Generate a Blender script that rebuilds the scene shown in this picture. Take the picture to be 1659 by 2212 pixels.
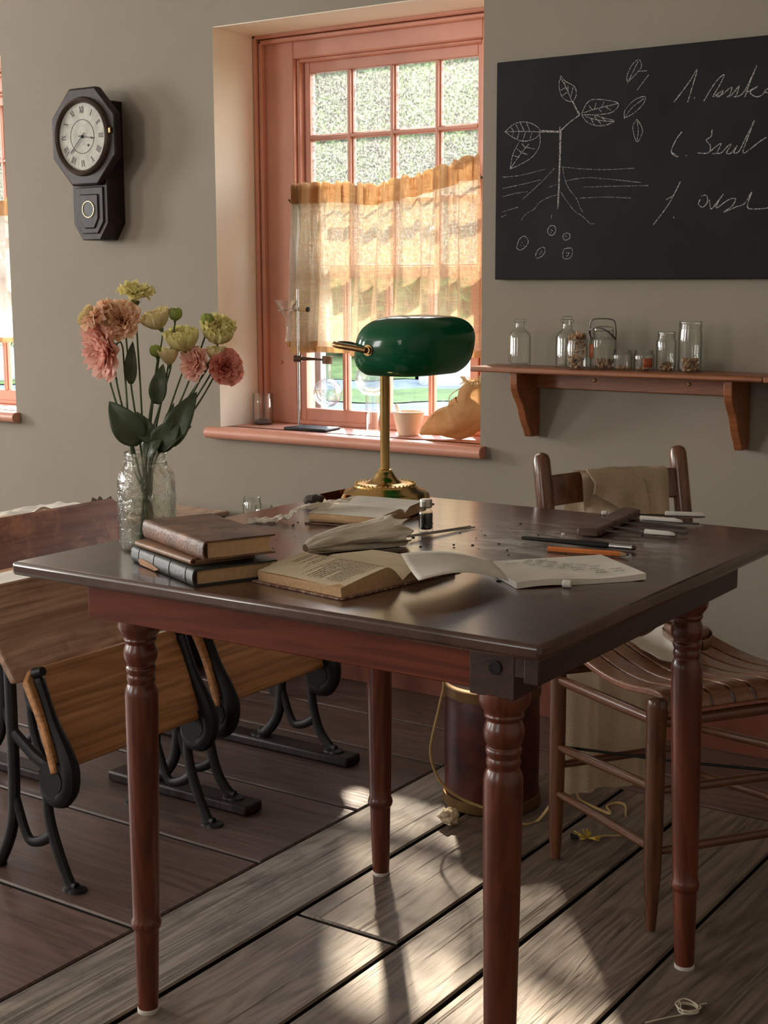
import bpy, bmesh, math, random
from mathutils import Vector, Matrix, noise as mnoise

# ------------------------------------------------------------------ scene, camera, light
SC = bpy.context.scene
for o in list(bpy.data.objects):
    bpy.data.objects.remove(o, do_unlink=True)
COL = SC.collection
R = math.radians
PI = math.pi

SC.view_settings.view_transform = 'Standard'
SC.view_settings.look = 'None'
SC.view_settings.gamma = 1.0
SC.view_settings.use_curve_mapping = False
SC.view_settings.exposure = 0.0
SC.cycles.use_denoising = True
SC.cycles.max_bounces = 10
SC.cycles.diffuse_bounces = 5
SC.cycles.glossy_bounces = 4
SC.cycles.transmission_bounces = 8
SC.cycles.transparent_max_bounces = 24
SC.cycles.sample_clamp_indirect = 6.0
SC.cycles.caustics_reflective = False
SC.cycles.caustics_refractive = False

cam_data = bpy.data.cameras.new('camera')
cam_data.sensor_fit = 'VERTICAL'
cam_data.sensor_height = 24.0
cam_data.lens = 3038.7 / 2212 * 24.0
cam_data.clip_start = 0.05
cam_data.clip_end = 400
cam = bpy.data.objects.new('camera', cam_data)
COL.objects.link(cam)
_pi, _ya, _ro = .162283, .599017, -.002647
_fw = Vector((-math.sin(_ya) * math.cos(_pi), math.cos(_ya) * math.cos(_pi), -math.sin(_pi)))
_r0 = Vector((math.cos(_ya), math.sin(_ya), 0))
_u0 = _r0.cross(_fw)
_rt = _r0 * math.cos(_ro) + _u0 * math.sin(_ro)
_up = -_r0 * math.sin(_ro) + _u0 * math.cos(_ro)
cam.matrix_world = Matrix(((_rt.x, _up.x, -_fw.x, 0), (_rt.y, _up.y, -_fw.y, 0), (_rt.z, _up.z, -_fw.z, 1.19), (0, 0, 0, 1)))
SC.camera = cam

# sky
world = bpy.data.worlds.new('world')
SC.world = world
world.use_nodes = True
wn = world.node_tree
wn.nodes.clear()
w_out = wn.nodes.new('ShaderNodeOutputWorld')
w_bg = wn.nodes.new('ShaderNodeBackground')
w_tc = wn.nodes.new('ShaderNodeTexCoord')
w_sep = wn.nodes.new('ShaderNodeSeparateXYZ')
w_rmp = wn.nodes.new('ShaderNodeValToRGB')
w_rmp.color_ramp.elements[0].position = 0.0
w_rmp.color_ramp.elements[0].color = (1.0, 0.95, 0.84, 1)
w_rmp.color_ramp.elements[1].position = 0.6
w_rmp.color_ramp.elements[1].color = (0.62, 0.8, 1.0, 1)
wn.links.new(w_tc.outputs['Generated'], w_sep.inputs[0])
wn.links.new(w_sep.outputs['Z'], w_rmp.inputs[0])
wn.links.new(w_rmp.outputs[0], w_bg.inputs['Color'])
w_bg.inputs['Strength'].default_value = 13.0
wn.links.new(w_bg.outputs[0], w_out.inputs[0])

# low afternoon sun, coming in over the cafe curtain
SUN_AZ, SUN_EL = R(38.0), R(38.0)
sun_data = bpy.data.lights.new('sun', 'SUN')
sun_data.energy = 22.0
sun_data.color = (1.0, 0.8, 0.6)
sun_data.angle = R(2.2)
sun = bpy.data.objects.new('sun', sun_data)
COL.objects.link(sun)
_sd = Vector((-math.sin(SUN_AZ) * math.cos(SUN_EL), math.cos(SUN_AZ) * math.cos(SUN_EL), math.sin(SUN_EL)))
sun.rotation_euler = _sd.to_track_quat('Z', 'Y').to_euler()
sun.location = (-6, 9, 8)

def window_light(name, loc, rot, sx, sy, power, color):
    d = bpy.data.lights.new(name, 'AREA')
    d.shape = 'RECTANGLE'; d.size = sx; d.size_y = sy; d.energy = power; d.color = color
    o = bpy.data.objects.new(name, d); COL.objects.link(o)
    o.location = loc; o.rotation_euler = rot
    return o
# added fill lamps inside the closed rear and left walls, standing in for unseen windows
window_light('rear_fill_a', (-5.4, -2.93, 1.85), (R(90), 0, 0), 1.0, 1.3, 74, (0.98, 0.97, 0.95))
window_light('rear_fill_b', (-1.6, -2.93, 1.85), (R(90), 0, 0), 1.0, 1.3, 16, (0.98, 0.97, 0.95))
window_light('left_fill_a', (-7.93, 1.4, 1.75), (R(90), 0, R(-90)), 1.0, 1.3, 175, (0.98, 0.97, 0.95))
window_light('left_fill_b', (-7.93, -1.2, 1.75), (R(90), 0, R(-90)), 1.0, 1.3, 95, (0.98, 0.97, 0.95))

# ------------------------------------------------------------------ object helpers
def tag(o, label=None, cat=None, group=None, kind=None):
    if label: o['label'] = label
    if cat: o['category'] = cat
    if group: o['group'] = group
    if kind: o['kind'] = kind
    return o

def thing(name, label, cat, loc=(0, 0, 0), rz=0, group=None, kind=None):
    o = bpy.data.objects.new(name, None)
    o.empty_display_size = .05
    COL.objects.link(o)
    o.location = loc
    o.rotation_euler = (0, 0, rz)
    return tag(o, label, cat, group, kind)

def rot_z(a): return Matrix.Rotation(a, 3, 'Z')

class MB:
    """collects shapes; build() links them as one mesh object"""
    def __init__(s):
        s.v = []; s.f = []; s.m = []; s.mi = 0; s.rnd = []; s.r = 0.0
    def add(s, vs, fs):
        b = len(s.v)
        s.v += [Vector(p) for p in vs]
        for f in fs:
            s.f.append([b + i for i in f]); s.m.append(s.mi); s.rnd.append(s.r)
        return s
    def box(s, c, size, M=None):
        hx, hy, hz = size[0] / 2, size[1] / 2, size[2] / 2
        vs = [Vector((sx * hx, sy * hy, sz * hz)) for sz in (-1, 1) for sy in (-1, 1) for sx in (-1, 1)]
        if M is not None: vs = [M @ p for p in vs]
        c = Vector(c)
        return s.add([p + c for p in vs], [(0, 2, 3, 1), (4, 5, 7, 6), (0, 1, 5, 4), (2, 6, 7, 3), (0, 4, 6, 2), (1, 3, 7, 5)])
    def span(s, a, b):
        return s.box([(a[i] + b[i]) / 2 for i in range(3)], [abs(b[i] - a[i]) for i in range(3)])
    def ring(s, rings, closed=True, cap0=True, cap1=True):
        n = len(rings[0]); vs = [p for r in rings for p in r]; fs = []
        for i in range(len(rings) - 1):
            for j in range(n if closed else n - 1):
                k = (j + 1) % n
                fs.append((i * n + j, i * n + k, (i + 1) * n + k, (i + 1) * n + j))
        if closed and cap0: fs.append(tuple(range(n - 1, -1, -1)))
        if closed and cap1: fs.append(tuple(range((len(rings) - 1) * n, len(rings) * n)))
        return s.add(vs, fs)
    def tube(s, pts, r, n=10, sq=1.0, up=None, loop=False):
        """round bar along pts; r number or list; sq flattens the second axis"""
        pts = [Vector(p) for p in pts]
        if not isinstance(r, (list, tuple)): r = [r] * len(pts)
        T = []
        for i in range(len(pts)):
            a = pts[i - 1] if (i > 0 or loop) else pts[0]
            b = pts[(i + 1) % len(pts)] if (i < len(pts) - 1 or loop) else pts[-1]
            d = b - a
            T.append(d.normalized() if d.length > 1e-9 else Vector((0, 0, 1)))
        u = Vector(up) if up else (Vector((0, 0, 1)) if abs(T[0].z) < .9 else Vector((1, 0, 0)))
        rings = []
        for i, p in enumerate(pts):
            u = u - T[i] * u.dot(T[i])
            if u.length < 1e-6: u = T[i].orthogonal()
            u.normalize()
            w = T[i].cross(u)
            rings.append([p + (u * math.cos(2 * PI * k / n) + w * math.sin(2 * PI * k / n) * sq) * r[i] for k in range(n)])
        if loop: rings.append(rings[0]); return s.ring(rings, True, False, False)
        return s.ring(rings)
    def lathe(s, prof, c=(0, 0, 0), n=28, M=None, cap0=True, cap1=True, axis=None):
        c = Vector(c)
        rings = []
        for r, z in prof:
            rg = [Vector((r * math.cos(2 * PI * k / n), r * math.sin(2 * PI * k / n), z)) for k in range(n)]
            if M is not None: rg = [M @ p for p in rg]
            rings.append([p + c for p in rg])
        return s.ring(rings, True, cap0, cap1)
    def prism(s, poly, fn, d0, d1):
        """poly 2-D outline, fn(a, b, depth) -> point"""
        n = len(poly)
        vs = [fn(a, b, d0) for a, b in poly] + [fn(a, b, d1) for a, b in poly]
        fs = [tuple(range(n - 1, -1, -1)), tuple(range(n, 2 * n))]
        fs += [(i, (i + 1) % n, n + (i + 1) % n, n + i) for i in range(n)]
        return s.add(vs, fs)
    def grid(s, fn, nu, nv):
        vs = [fn(i / nu, j / nv) for j in range(nv + 1) for i in range(nu + 1)]
        fs = [(j * (nu + 1) + i, j * (nu + 1) + i + 1, (j + 1) * (nu + 1) + i + 1, (j + 1) * (nu + 1) + i) for j in range(nv) for i in range(nu)]
        return s.add(vs, fs)
    def move(s, M=None, t=None):
        if M is not None: s.v = [M @ p for p in s.v]
        if t is not None: t = Vector(t); s.v = [p + t for p in s.v]
        return s
    def build(s, name, mat, parent=None, loc=None, world=False, smooth=True, bevel=0, solid=0, subd=0, recalc=True, seg=2, angle=35):
        off = Vector((0, 0, 0))
        if loc is not None: off = Vector(loc)
        if parent is not None and world:
            q = parent
            while q.parent is not None: q = q.parent
            off = Vector(q.location)
        me = bpy.data.meshes.new(name)
        me.from_pydata([tuple(p - off) for p in s.v], [], s.f)
        mats = mat if isinstance(mat, (list, tuple)) else [mat]
        for m in mats: me.materials.append(m)
        if len(mats) > 1: me.polygons.foreach_set('material_index', s.m)
        if any(s.rnd):
            at = me.attributes.new('rnd', 'FLOAT', 'FACE')
            at.data.foreach_set('value', s.rnd)
        if recalc:
            bm = bmesh.new(); bm.from_mesh(me)
            bmesh.ops.recalc_face_normals(bm, faces=bm.faces)
            bm.to_mesh(me); bm.free()
        o = bpy.data.objects.new(name, me)
        COL.objects.link(o)
        if parent is not None: o.parent = parent
        elif loc is not None: o.location = loc
        if solid:
            md = o.modifiers.new('solid', 'SOLIDIFY'); md.thickness = solid; md.offset = 0
        if bevel:
            md = o.modifiers.new('bevel', 'BEVEL'); md.width = bevel; md.segments = seg; md.limit_method = 'ANGLE'; md.angle_limit = R(40)
        if subd:
            md = o.modifiers.new('subd', 'SUBSURF'); md.levels = subd; md.render_levels = subd
        if smooth:
            me.polygons.foreach_set('use_smooth', [True] * len(me.polygons))
            try: me.set_sharp_from_angle(angle=R(angle))
            except Exception: pass
        me.update()
        return o

def bez(pts, n=12):
    """Catmull-Rom through pts"""
    P = [Vector(p) for p in pts]
    P = [P[0] * 2 - P[1]] + P + [P[-1] * 2 - P[-2]]
    out = []
    for i in range(1, len(P) - 2):
        for k in range(n):
            t = k / n
            a, b, c, d = P[i - 1], P[i], P[i + 1], P[i + 2]
            out.append(.5 * ((2 * b) + (c - a) * t + (2 * a - 5 * b + 4 * c - d) * t * t + (3 * b - a - 3 * c + d) * t ** 3))
    out.append(P[-2])
    return out

def interp(x, xs, ys):
    if x <= xs[0]: return ys[0]
    for i in range(1, len(xs)):
        if x <= xs[i]:
            t = (x - xs[i - 1]) / (xs[i] - xs[i - 1])
            return ys[i - 1] + (ys[i] - ys[i - 1]) * t
    return ys[-1]

def nz(x, y, z=0.0, s=1.0): return mnoise.noise(Vector((x * s, y * s, z * s)))

# ------------------------------------------------------------------ materials
def newmat(name):
    m = bpy.data.materials.new(name); m.use_nodes = True
    nt = m.node_tree
    return m, nt, nt.nodes['Principled BSDF']

def N(nt, kind, **kw):
    n = nt.nodes.new(kind)
    for k, v in kw.items(): setattr(n, k, v)
    return n

def coords(nt, scale=(1, 1, 1), rot=(0, 0, 0), src='Object'):
    tc = N(nt, 'ShaderNodeTexCoord'); mp = N(nt, 'ShaderNodeMapping')
    mp.inputs['Scale'].default_value = scale; mp.inputs['Rotation'].default_value = rot
    nt.links.new(tc.outputs[src], mp.inputs[0])
    return mp.outputs[0]

def tex(nt, vec, scale, detail=4, rough=.55, dist=0.0):
    n = N(nt, 'ShaderNodeTexNoise')
    n.inputs['Scale'].default_value = scale; n.inputs['Detail'].default_value = detail
    n.inputs['Roughness'].default_value = rough; n.inputs['Distortion'].default_value = dist
    nt.links.new(vec, n.inputs['Vector'])
    return n.outputs['Fac']

def ramp(nt, fac, stops):
    r = N(nt, 'ShaderNodeValToRGB')
    e = r.color_ramp.elements
    while len(e) > 1: e.remove(e[-1])
    for i, (p, c) in enumerate(stops):
        x = e[0] if i == 0 else e.new(p)
        x.position = p
        x.color = (c, c, c, 1) if isinstance(c, (int, float)) else (*c, 1)
    nt.links.new(fac, r.inputs[0])
    return r.outputs[0]

def mix(nt, fac, a, b, mode='MIX'):
    n = N(nt, 'ShaderNodeMix', data_type='RGBA', blend_type=mode)
    for sock, val in ((n.inputs[0], fac), (n.inputs[6], a), (n.inputs[7], b)):
        if isinstance(val, (int, float)): sock.default_value = val
        elif isinstance(val, tuple): sock.default_value = (*val, 1)
        else: nt.links.new(val, sock)
    return n.outputs[2]

def bump(nt, bs, h, strength=.2, dist=.01):
    b = N(nt, 'ShaderNodeBump'); b.inputs['Strength'].default_value = strength; b.inputs['Distance'].default_value = dist
    nt.links.new(h, b.inputs['Height'])
    if bs is not None: nt.links.new(b.outputs[0], bs.inputs['Normal'])
    return b.outputs[0]

def plain(name, col, rough=.5, metal=0.0, var=.15, vs=30, bmp=0.0, bs=120, spec=.5, coat=0.0):
    m, nt, b = newmat(name)
    v = coords(nt)
    f = tex(nt, v, vs, 4)
    lo = tuple(c * (1 - var) for c in col); hi = tuple(min(1, c * (1 + var)) for c in col)
    nt.links.new(ramp(nt, f, [(.3, lo), (.7, hi)]), b.inputs['Base Color'])
    b.inputs['Roughness'].default_value = rough; b.inputs['Metallic'].default_value = metal
    b.inputs['Specular IOR Level'].default_value = spec
    b.inputs['Coat Weight'].default_value = coat
    if bmp: bump(nt, b, tex(nt, v, bs, 3), bmp, .004)
    return m

def wood(name, dark, light, axis='x', fine=55, rough=.45, bmp=.15, coat=0.0, wear=None, weara=.5, rndvar=0.0, ring=.5, spec=.5, crack=0.0, dust=None):
    m, nt, b = newmat(name)
    lo, hi = 1.6, fine
    sc = {'x': (lo, hi, hi), 'y': (hi, lo, hi), 'z': (hi, hi, lo)}[axis]
    sc2 = {'x': (1.0, 9, 9), 'y': (9, 1.0, 9), 'z': (9, 9, 1.0)}[axis]
    v1 = coords(nt, sc); v2 = coords(nt, sc2)
    if rndvar:
        at = N(nt, 'ShaderNodeAttribute', attribute_name='rnd')
        ad = N(nt, 'ShaderNodeVectorMath', operation='ADD'); nt.links.new(v2, ad.inputs[0])
        cmb = N(nt, 'ShaderNodeVectorMath', operation='SCALE'); cmb.inputs[0].default_value = (37, 53, 71)
        nt.links.new(at.outputs['Fac'], cmb.inputs['Scale']); nt.links.new(cmb.outputs[0], ad.inputs[1]); v2 = ad.outputs[0]
    f1 = tex(nt, v1, 1.0, 5, .6, .3)
    f2 = tex(nt, v2, 1.0, 3, .5, 1.2)
    # rings: sine of the slow noise gives cathedral grain
    mu = N(nt, 'ShaderNodeMath', operation='MULTIPLY'); nt.links.new(f2, mu.inputs[0]); mu.inputs[1].default_value = 55
    sn = N(nt, 'ShaderNodeMath', operation='SINE'); nt.links.new(mu.outputs[0], sn.inputs[0])
    mr = N(nt, 'ShaderNodeMapRange'); nt.links.new(sn.outputs[0], mr.inputs[0]); mr.inputs[1].default_value = -1; mr.inputs[2].default_value = 1
    mm = N(nt, 'ShaderNodeMix'); mm.inputs[0].default_value = ring
    nt.links.new(f1, mm.inputs[2]); nt.links.new(mr.outputs[0], mm.inputs[3])
    g = mm.outputs[0]
    col = ramp(nt, g, [(.25, dark), (.75, light)])
    if wear:
        wv = tex(nt, coords(nt), 5.5, 6, .7, .4)
        col = mix(nt, ramp(nt, wv, [(.5, 0.0), (.68, weara)]), col, wear)
    if crack:
        cs = {'x': (1.1, 62, 62), 'y': (62, 1.1, 62), 'z': (62, 62, 1.1)}[axis]
        v3 = coords(nt, cs)
        if rndvar:
            a3 = N(nt, 'ShaderNodeVectorMath', operation='ADD'); nt.links.new(v3, a3.inputs[0]); nt.links.new(cmb.outputs[0], a3.inputs[1]); v3 = a3.outputs[0]
        f3 = tex(nt, v3, 1.0, 4, .75, .5)
        ck_ = ramp(nt, f3, [(.60, 0.0), (.68, 1.0)])
        mc = N(nt, 'ShaderNodeMath', operation='MULTIPLY'); nt.links.new(ck_, mc.inputs[0]); mc.inputs[1].default_value = crack
        col = mix(nt, mc.outputs[0], col, tuple(c * .3 for c in dark))
        sb = N(nt, 'ShaderNodeMath', operation='SUBTRACT'); nt.links.new(g, sb.inputs[0]); nt.links.new(ck_, sb.inputs[1]); g = sb.outputs[0]
    if dust:
        # chalk smeared over part of the surface
        vd = coords(nt)
        ds = N(nt, 'ShaderNodeVectorMath', operation='DISTANCE'); nt.links.new(vd, ds.inputs[0]); ds.inputs[1].default_value = dust
        st_ = tex(nt, coords(nt, (14, 34, 14), (0, 0, .7)), 1.0, 5, .65, .8)
        mk = N(nt, 'ShaderNodeMath', operation='MULTIPLY'); nt.links.new(ramp(nt, ds.outputs['Value'], [(.06, .9), (.28, 0.0)]), mk.inputs[0]); nt.links.new(ramp(nt, st_, [(.47, 0.0), (.62, 1.0)]), mk.inputs[1])
        col = mix(nt, mk.outputs[0], col, (.5, .46, .43))
    if rndvar:
        k = N(nt, 'ShaderNodeMapRange'); nt.links.new(at.outputs['Fac'], k.inputs[0]); k.inputs[3].default_value = 1 - rndvar; k.inputs[4].default_value = 1 + rndvar
        vs = N(nt, 'ShaderNodeVectorMath', operation='SCALE'); nt.links.new(col, vs.inputs[0]); nt.links.new(k.outputs[0], vs.inputs['Scale']); col = vs.outputs[0]
    nt.links.new(col, b.inputs['Base Color'])
    rr = N(nt, 'ShaderNodeMapRange'); nt.links.new(f1, rr.inputs[0]); rr.inputs[3].default_value = rough * .8; rr.inputs[4].default_value = rough * 1.2
    nt.links.new(rr.outputs[0], b.inputs['Roughness'])
    b.inputs['Coat Weight'].default_value = coat; b.inputs['Coat Roughness'].default_value = .15
    b.inputs['Specular IOR Level'].default_value = spec
    if bmp: bump(nt, b, g, bmp, .003)
    return m

def clear_glass(name, tint=(1, 1, 1), edge=(.55, .6, .58), refl=.06, real=0.0, bmp=0.0, bs=60, rough=.02, frost=0.0, speck=0.0):
    """thin clear glass: see-through, darker and shinier where it turns away"""
    m, nt, b = newmat(name)
    nt.nodes.remove(b)
    out = nt.nodes['Material Output']
    tr = N(nt, 'ShaderNodeBsdfTransparent'); gl = N(nt, 'ShaderNodeBsdfGlossy'); gl.inputs['Roughness'].default_value = rough
    lw = N(nt, 'ShaderNodeLayerWeight'); lw.inputs['Blend'].default_value = .5
    nrm = None
    v = coords(nt)
    if bmp:
        nrm = bump(nt, None, tex(nt, v, bs, 3, .6, .6), bmp, .01)
        nt.links.new(nrm, gl.inputs['Normal']); nt.links.new(nrm, lw.inputs['Normal'])
    tc_ = ramp(nt, lw.outputs['Facing'], [(.45, tint), (.97, edge)])
    if speck:
        tc_ = mix(nt, 1.0, tc_, ramp(nt, tex(nt, v, 150, 3, .75), [(.40, 1 - speck), (.58, 1.0)]), 'MULTIPLY')
    nt.links.new(tc_, tr.inputs['Color'])
    mx = N(nt, 'ShaderNodeMixShader')
    nt.links.new(ramp(nt, lw.outputs['Facing'], [(0, refl), (.6, refl * 1.6), (1.0, .55)]), mx.inputs[0])
    nt.links.new(tr.outputs[0], mx.inputs[1]); nt.links.new(gl.outputs[0], mx.inputs[2])
    last = mx.outputs[0]
    if real:
        g = N(nt, 'ShaderNodeBsdfGlass'); g.inputs['Roughness'].default_value = rough; g.inputs['IOR'].default_value = 1.45
        if nrm: nt.links.new(nrm, g.inputs['Normal'])
        m2 = N(nt, 'ShaderNodeMixShader'); m2.inputs[0].default_value = real
        nt.links.new(last, m2.inputs[1]); nt.links.new(g.outputs[0], m2.inputs[2]); last = m2.outputs[0]
    if frost:
        df = N(nt, 'ShaderNodeBsdfTranslucent'); df.inputs['Color'].default_value = (.95, .93, .88, 1)
        m2 = N(nt, 'ShaderNodeMixShader')
        sp = tex(nt, v, 170, 2, .7)
        nt.links.new(ramp(nt, sp, [(.38, frost * .15), (.62, min(1, frost * 1.7))]), m2.inputs[0])
        nt.links.new(last, m2.inputs[1]); nt.links.new(df.outputs[0], m2.inputs[2]); last = m2.outputs[0]
    nt.links.new(last, out.inputs[0])
    return m

def cloth(name, col, trans=.35, open_=0.0, weave=(0, 0), bmp=.3, col2=None):
    """woven cloth: diffuse + translucent, optionally open weave with slubs"""
    m, nt, b = newmat(name)
    nt.nodes.remove(b)
    out = nt.nodes['Material Output']
    df = N(nt, 'ShaderNodeBsdfDiffuse'); tl = N(nt, 'ShaderNodeBsdfTranslucent')
    v = coords(nt)
    c = ramp(nt, tex(nt, v, 18, 4), [(.3, tuple(x * .88 for x in col)), (.7, col)])
    h = None
    if weave[0]:
        a = tex(nt, coords(nt, (weave[0], weave[0], weave[1])), 1.0, 3, .7)
        e = tex(nt, coords(nt, (weave[1], weave[1], weave[0])), 1.0, 3, .7)
        mxn = N(nt, 'ShaderNodeMath', operation='MAXIMUM'); nt.links.new(a, mxn.inputs[0]); nt.links.new(e, mxn.inputs[1])
        h = mxn.outputs[0]
        c = mix(nt, ramp(nt, h, [(.55, 0.0), (.72, .75)]), c, col2 or tuple(x * .45 for x in col))
    nt.links.new(c, df.inputs['Color']); nt.links.new(c, tl.inputs['Color'])
    nb = bump(nt, None, h if h else tex(nt, v, 250, 3), bmp, .002)
    nt.links.new(nb, df.inputs['Normal'])
    mx = N(nt, 'ShaderNodeMixShader'); mx.inputs[0].default_value = trans
    nt.links.new(df.outputs[0], mx.inputs[1]); nt.links.new(tl.outputs[0], mx.inputs[2])
    last = mx.outputs[0]
    if open_:
        tp = N(nt, 'ShaderNodeBsdfTransparent')
        m2 = N(nt, 'ShaderNodeMixShader')
        if h: nt.links.new(ramp(nt, h, [(.5, open_), (.66, 0.0)]), m2.inputs[0])
        else: m2.inputs[0].default_value = open_
        nt.links.new(last, m2.inputs[1]); nt.links.new(tp.outputs[0], m2.inputs[2]); last = m2.outputs[0]
    nt.links.new(last, out.inputs[0])
    return m

def foliage(name, c1, c2, trans=.5):
    m, nt, b = newmat(name)
    nt.nodes.remove(b); out = nt.nodes['Material Output']
    df = N(nt, 'ShaderNodeBsdfDiffuse'); tl = N(nt, 'ShaderNodeBsdfTranslucent')
    c = ramp(nt, tex(nt, coords(nt), 2.5, 3), [(.3, c1), (.7, c2)])
    nt.links.new(c, df.inputs[0]); nt.links.new(c, tl.inputs[0])
    mx = N(nt, 'ShaderNodeMixShader'); mx.inputs[0].default_value = trans
    nt.links.new(df.outputs[0], mx.inputs[1]); nt.links.new(tl.outputs[0], mx.inputs[2]); nt.links.new(mx.outputs[0], out.inputs[0])
    return m

M = {}
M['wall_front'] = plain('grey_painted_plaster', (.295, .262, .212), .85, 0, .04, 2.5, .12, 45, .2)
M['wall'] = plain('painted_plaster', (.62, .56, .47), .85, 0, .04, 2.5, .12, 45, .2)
M['ceiling'] = plain('ceiling_plaster', (.78, .74, .66), .9, 0, .04, 2, .05, 40, .2)
M['reveal'] = plain('lit_reveal_plaster', (.88, .80, .67), .85, 0, .04, 2.5, .12, 45, .2)  # wall plaster lightened for reveals and soffits, window glow put into the colour
M['trim'] = plain('salmon_paint', (.62, .285, .195), .38, 0, .08, 9, .05, 60)
M['base'] = plain('oxblood_paint', (.2, .062, .036), .4, 0, .15, 8, .06, 50)
M['floor_dark'] = wood('dark_floor_boards', (.06, .034, .027), (.15, .095, .075), 'x', 80, .40, .3, rndvar=.28, ring=.2, crack=.45)
M['floor_grey'] = wood('weathered_floor_boards', (.088, .065, .050), (.285, .215, .163), 'y', 95, .5, .6, rndvar=.22, ring=.22, crack=.75)
M['beam'] = wood('weathered_sill_beam', (.09, .075, .062), (.36, .30, .245), 'y', 60, .55, .9, ring=.2, wear=(.06, .05, .04), weara=.7, crack=.8)
M['gap'] = plain('dark_gap', (.008, .006, .005), .9)
M['table_top'] = wood('dark_mahogany_top', (.036, .0135, .009), (.085, .03, .019), 'x', 45, .3, .0, .8, wear=(.13, .07, .045), weara=.5, spec=.5, ring=.2, dust=(.12, .16, .762))
M['table_leg'] = wood('mahogany_legs', (.075, .016, .007), (.165, .038, .016), 'z', 45, .3, .04, .25, ring=.25)
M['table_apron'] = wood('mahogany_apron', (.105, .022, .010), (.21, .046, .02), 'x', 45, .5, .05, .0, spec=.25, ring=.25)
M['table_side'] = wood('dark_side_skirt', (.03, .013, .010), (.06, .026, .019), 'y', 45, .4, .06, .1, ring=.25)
M['felt'] = plain('white_felt', (.6, .56, .5), .9)
M['chair'] = wood('walnut_chair', (.085, .03, .013), (.19, .073, .031), 'z', 50, .27, .06, .35, ring=.25)
M['chair_bar'] = plain('walnut_turned_bars', (.135, .05, .021), .3, 0, .18, 14, .03, 60, .5, .3)
M['seat'] = wood('walnut_seat', (.17, .062, .028), (.27, .105, .048), 'x', 30, .27, .03, .4, ring=.0)
M['shelf'] = wood('cherry_shelf', (.2, .062, .022), (.36, .125, .046), 'x', 45, .4, .05, .15, ring=.25)
M['oak'] = wood('desk_oak', (.29, .125, .044), (.68, .34, .145), 'y', 95, .36, .2, .2, ring=.2)
M['oak_back'] = wood('worn_desk_oak', (.3, .16, .10), (.74, .46, .30), 'y', 95, .28, .25, .5, wear=(.12, .07, .05), weara=.6, ring=.2)
M['oak_worn'] = wood('bare_worn_oak', (.15, .06, .04), (.28, .12, .075), 'y', 70, .36, .15, .2, wear=(.62, .27, .13), weara=.85, ring=.2)
M['iron'] = plain('black_cast_iron', (.007, .007, .0072), .5, .0, .3, 60, .12, 90, .3)
M['brass'] = plain('aged_brass', (.62, .42, .16), .2, 1.0, .12, 12, .02, 60)
M['brass_dk'] = plain('dark_brass', (.28, .17, .07), .27, 1.0, .2, 20)
M['brass_band'] = plain('dull_brass_band', (.2, .115, .045), .5, .7, .25, 18)
M['red_tin'] = plain('oxblood_lacquer_tin', (.075, .011, .008), .42, 0, .6, 22, .1, 60)
M['clock_wood'] = wood('dark_rosewood', (.011, .006, .006), (.026, .013, .012), 'z', 50, .5, .05, .0, spec=.3)
M['dial'] = plain('aged_dial_paper', (.40, .39, .33), .6, 0, .22, 35)
M['black'] = plain('black_paint', (.012, .011, .01), .55, spec=.3)
M['slate'] = plain('blackboard_slate', (.014, .0138, .0148), .75, 0, .3, 5, .04, 80, .2)
M['steel'] = plain('steel', (.55, .55, .55), .25, 1.0, .1)
M['wire'] = plain('dark_wire', (.12, .1, .09), .35, .9)
M['tin_lid'] = plain('silver_lid', (.6, .58, .54), .3, 1.0)
M['chalk'] = plain('white_chalk', (.8, .79, .75), .9, 0, .05)
M['paper'] = cloth('white_paper', (.92, .88, .79), .08, bmp=.1)
M['paper_cream'] = cloth('cream_paper', (.88, .76, .55), .08, bmp=.1)
M['paper_old'] = plain('old_page_edges', (.56, .36, .19), .8, 0, .1, 160, .2, 300)
M['ink_print'] = plain('printing_ink', (.1, .075, .055), .7)
M['ink_pen'] = plain('pen_ink', (.03, .03, .04), .6)
M['rule'] = plain('ruled_line', (.42, .44, .46), .8)
M['leather'] = plain('brown_leather_cover', (.17, .088, .05), .5, 0, .6, 22, .35, 160)
M['leather_tan'] = plain('tan_leather_cover', (.24, .12, .055), .5, 0, .3, 30, .2, 140)
M['green_cover'] = plain('dark_green_cloth_cover', (.026, .03, .024), .5, 0, .3, 40, .2, 180)
M['marbled'] = None
M['linen'] = cloth('canvas', (.72, .60, .43), .35, weave=(60, 500), bmp=.4, col2=(.42, .33, .22))
M['muslin'] = cloth('muslin', (.86, .79, .66), .25, bmp=.3)
M['curtain'] = cloth('open_weave_curtain', (.70, .52, .34), .5, .48, (22, 330), .2, (.55, .33, .13))
M['curtain_pale'] = cloth('pale_open_weave_curtain', (.80, .76, .66), .6, .3, (22, 330), .2, (.5, .45, .35))
M['curtain_hem'] = cloth('doubled_curtain_cloth', (.66, .40, .19), .5, .1, (22, 330), .2, (.5, .26, .08))
M['sack'] = cloth('burlap', (.56, .35, .17), .35, weave=(90, 420), bmp=.5, col2=(.4, .22, .1))
M['ceramic'] = plain('cream_stoneware', (.62, .5, .38), .35, 0, .06, 15)
M['leaf'] = plain('lisianthus_leaf', (.06, .085, .04), .45, 0, .25, 30)
M['stem'] = plain('flower_stem', (.09, .13, .05), .5, 0, .2, 30)
M['pod'] = plain('dried_pods', (.4, .24, .13), .7, 0, .45, 60)
M['pane'] = clear_glass('window_pane', (.97, .99, 1.0), (.8, .85, .85), .04)
M['pane_speckled'] = clear_glass('speckled_window_pane', (.97, .99, .98), (.8, .85, .85), .05, frost=.06, speck=.5)
M['jar'] = clear_glass('jar_glass', (.975, .985, .975), (.5, .52, .5), .06)
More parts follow.
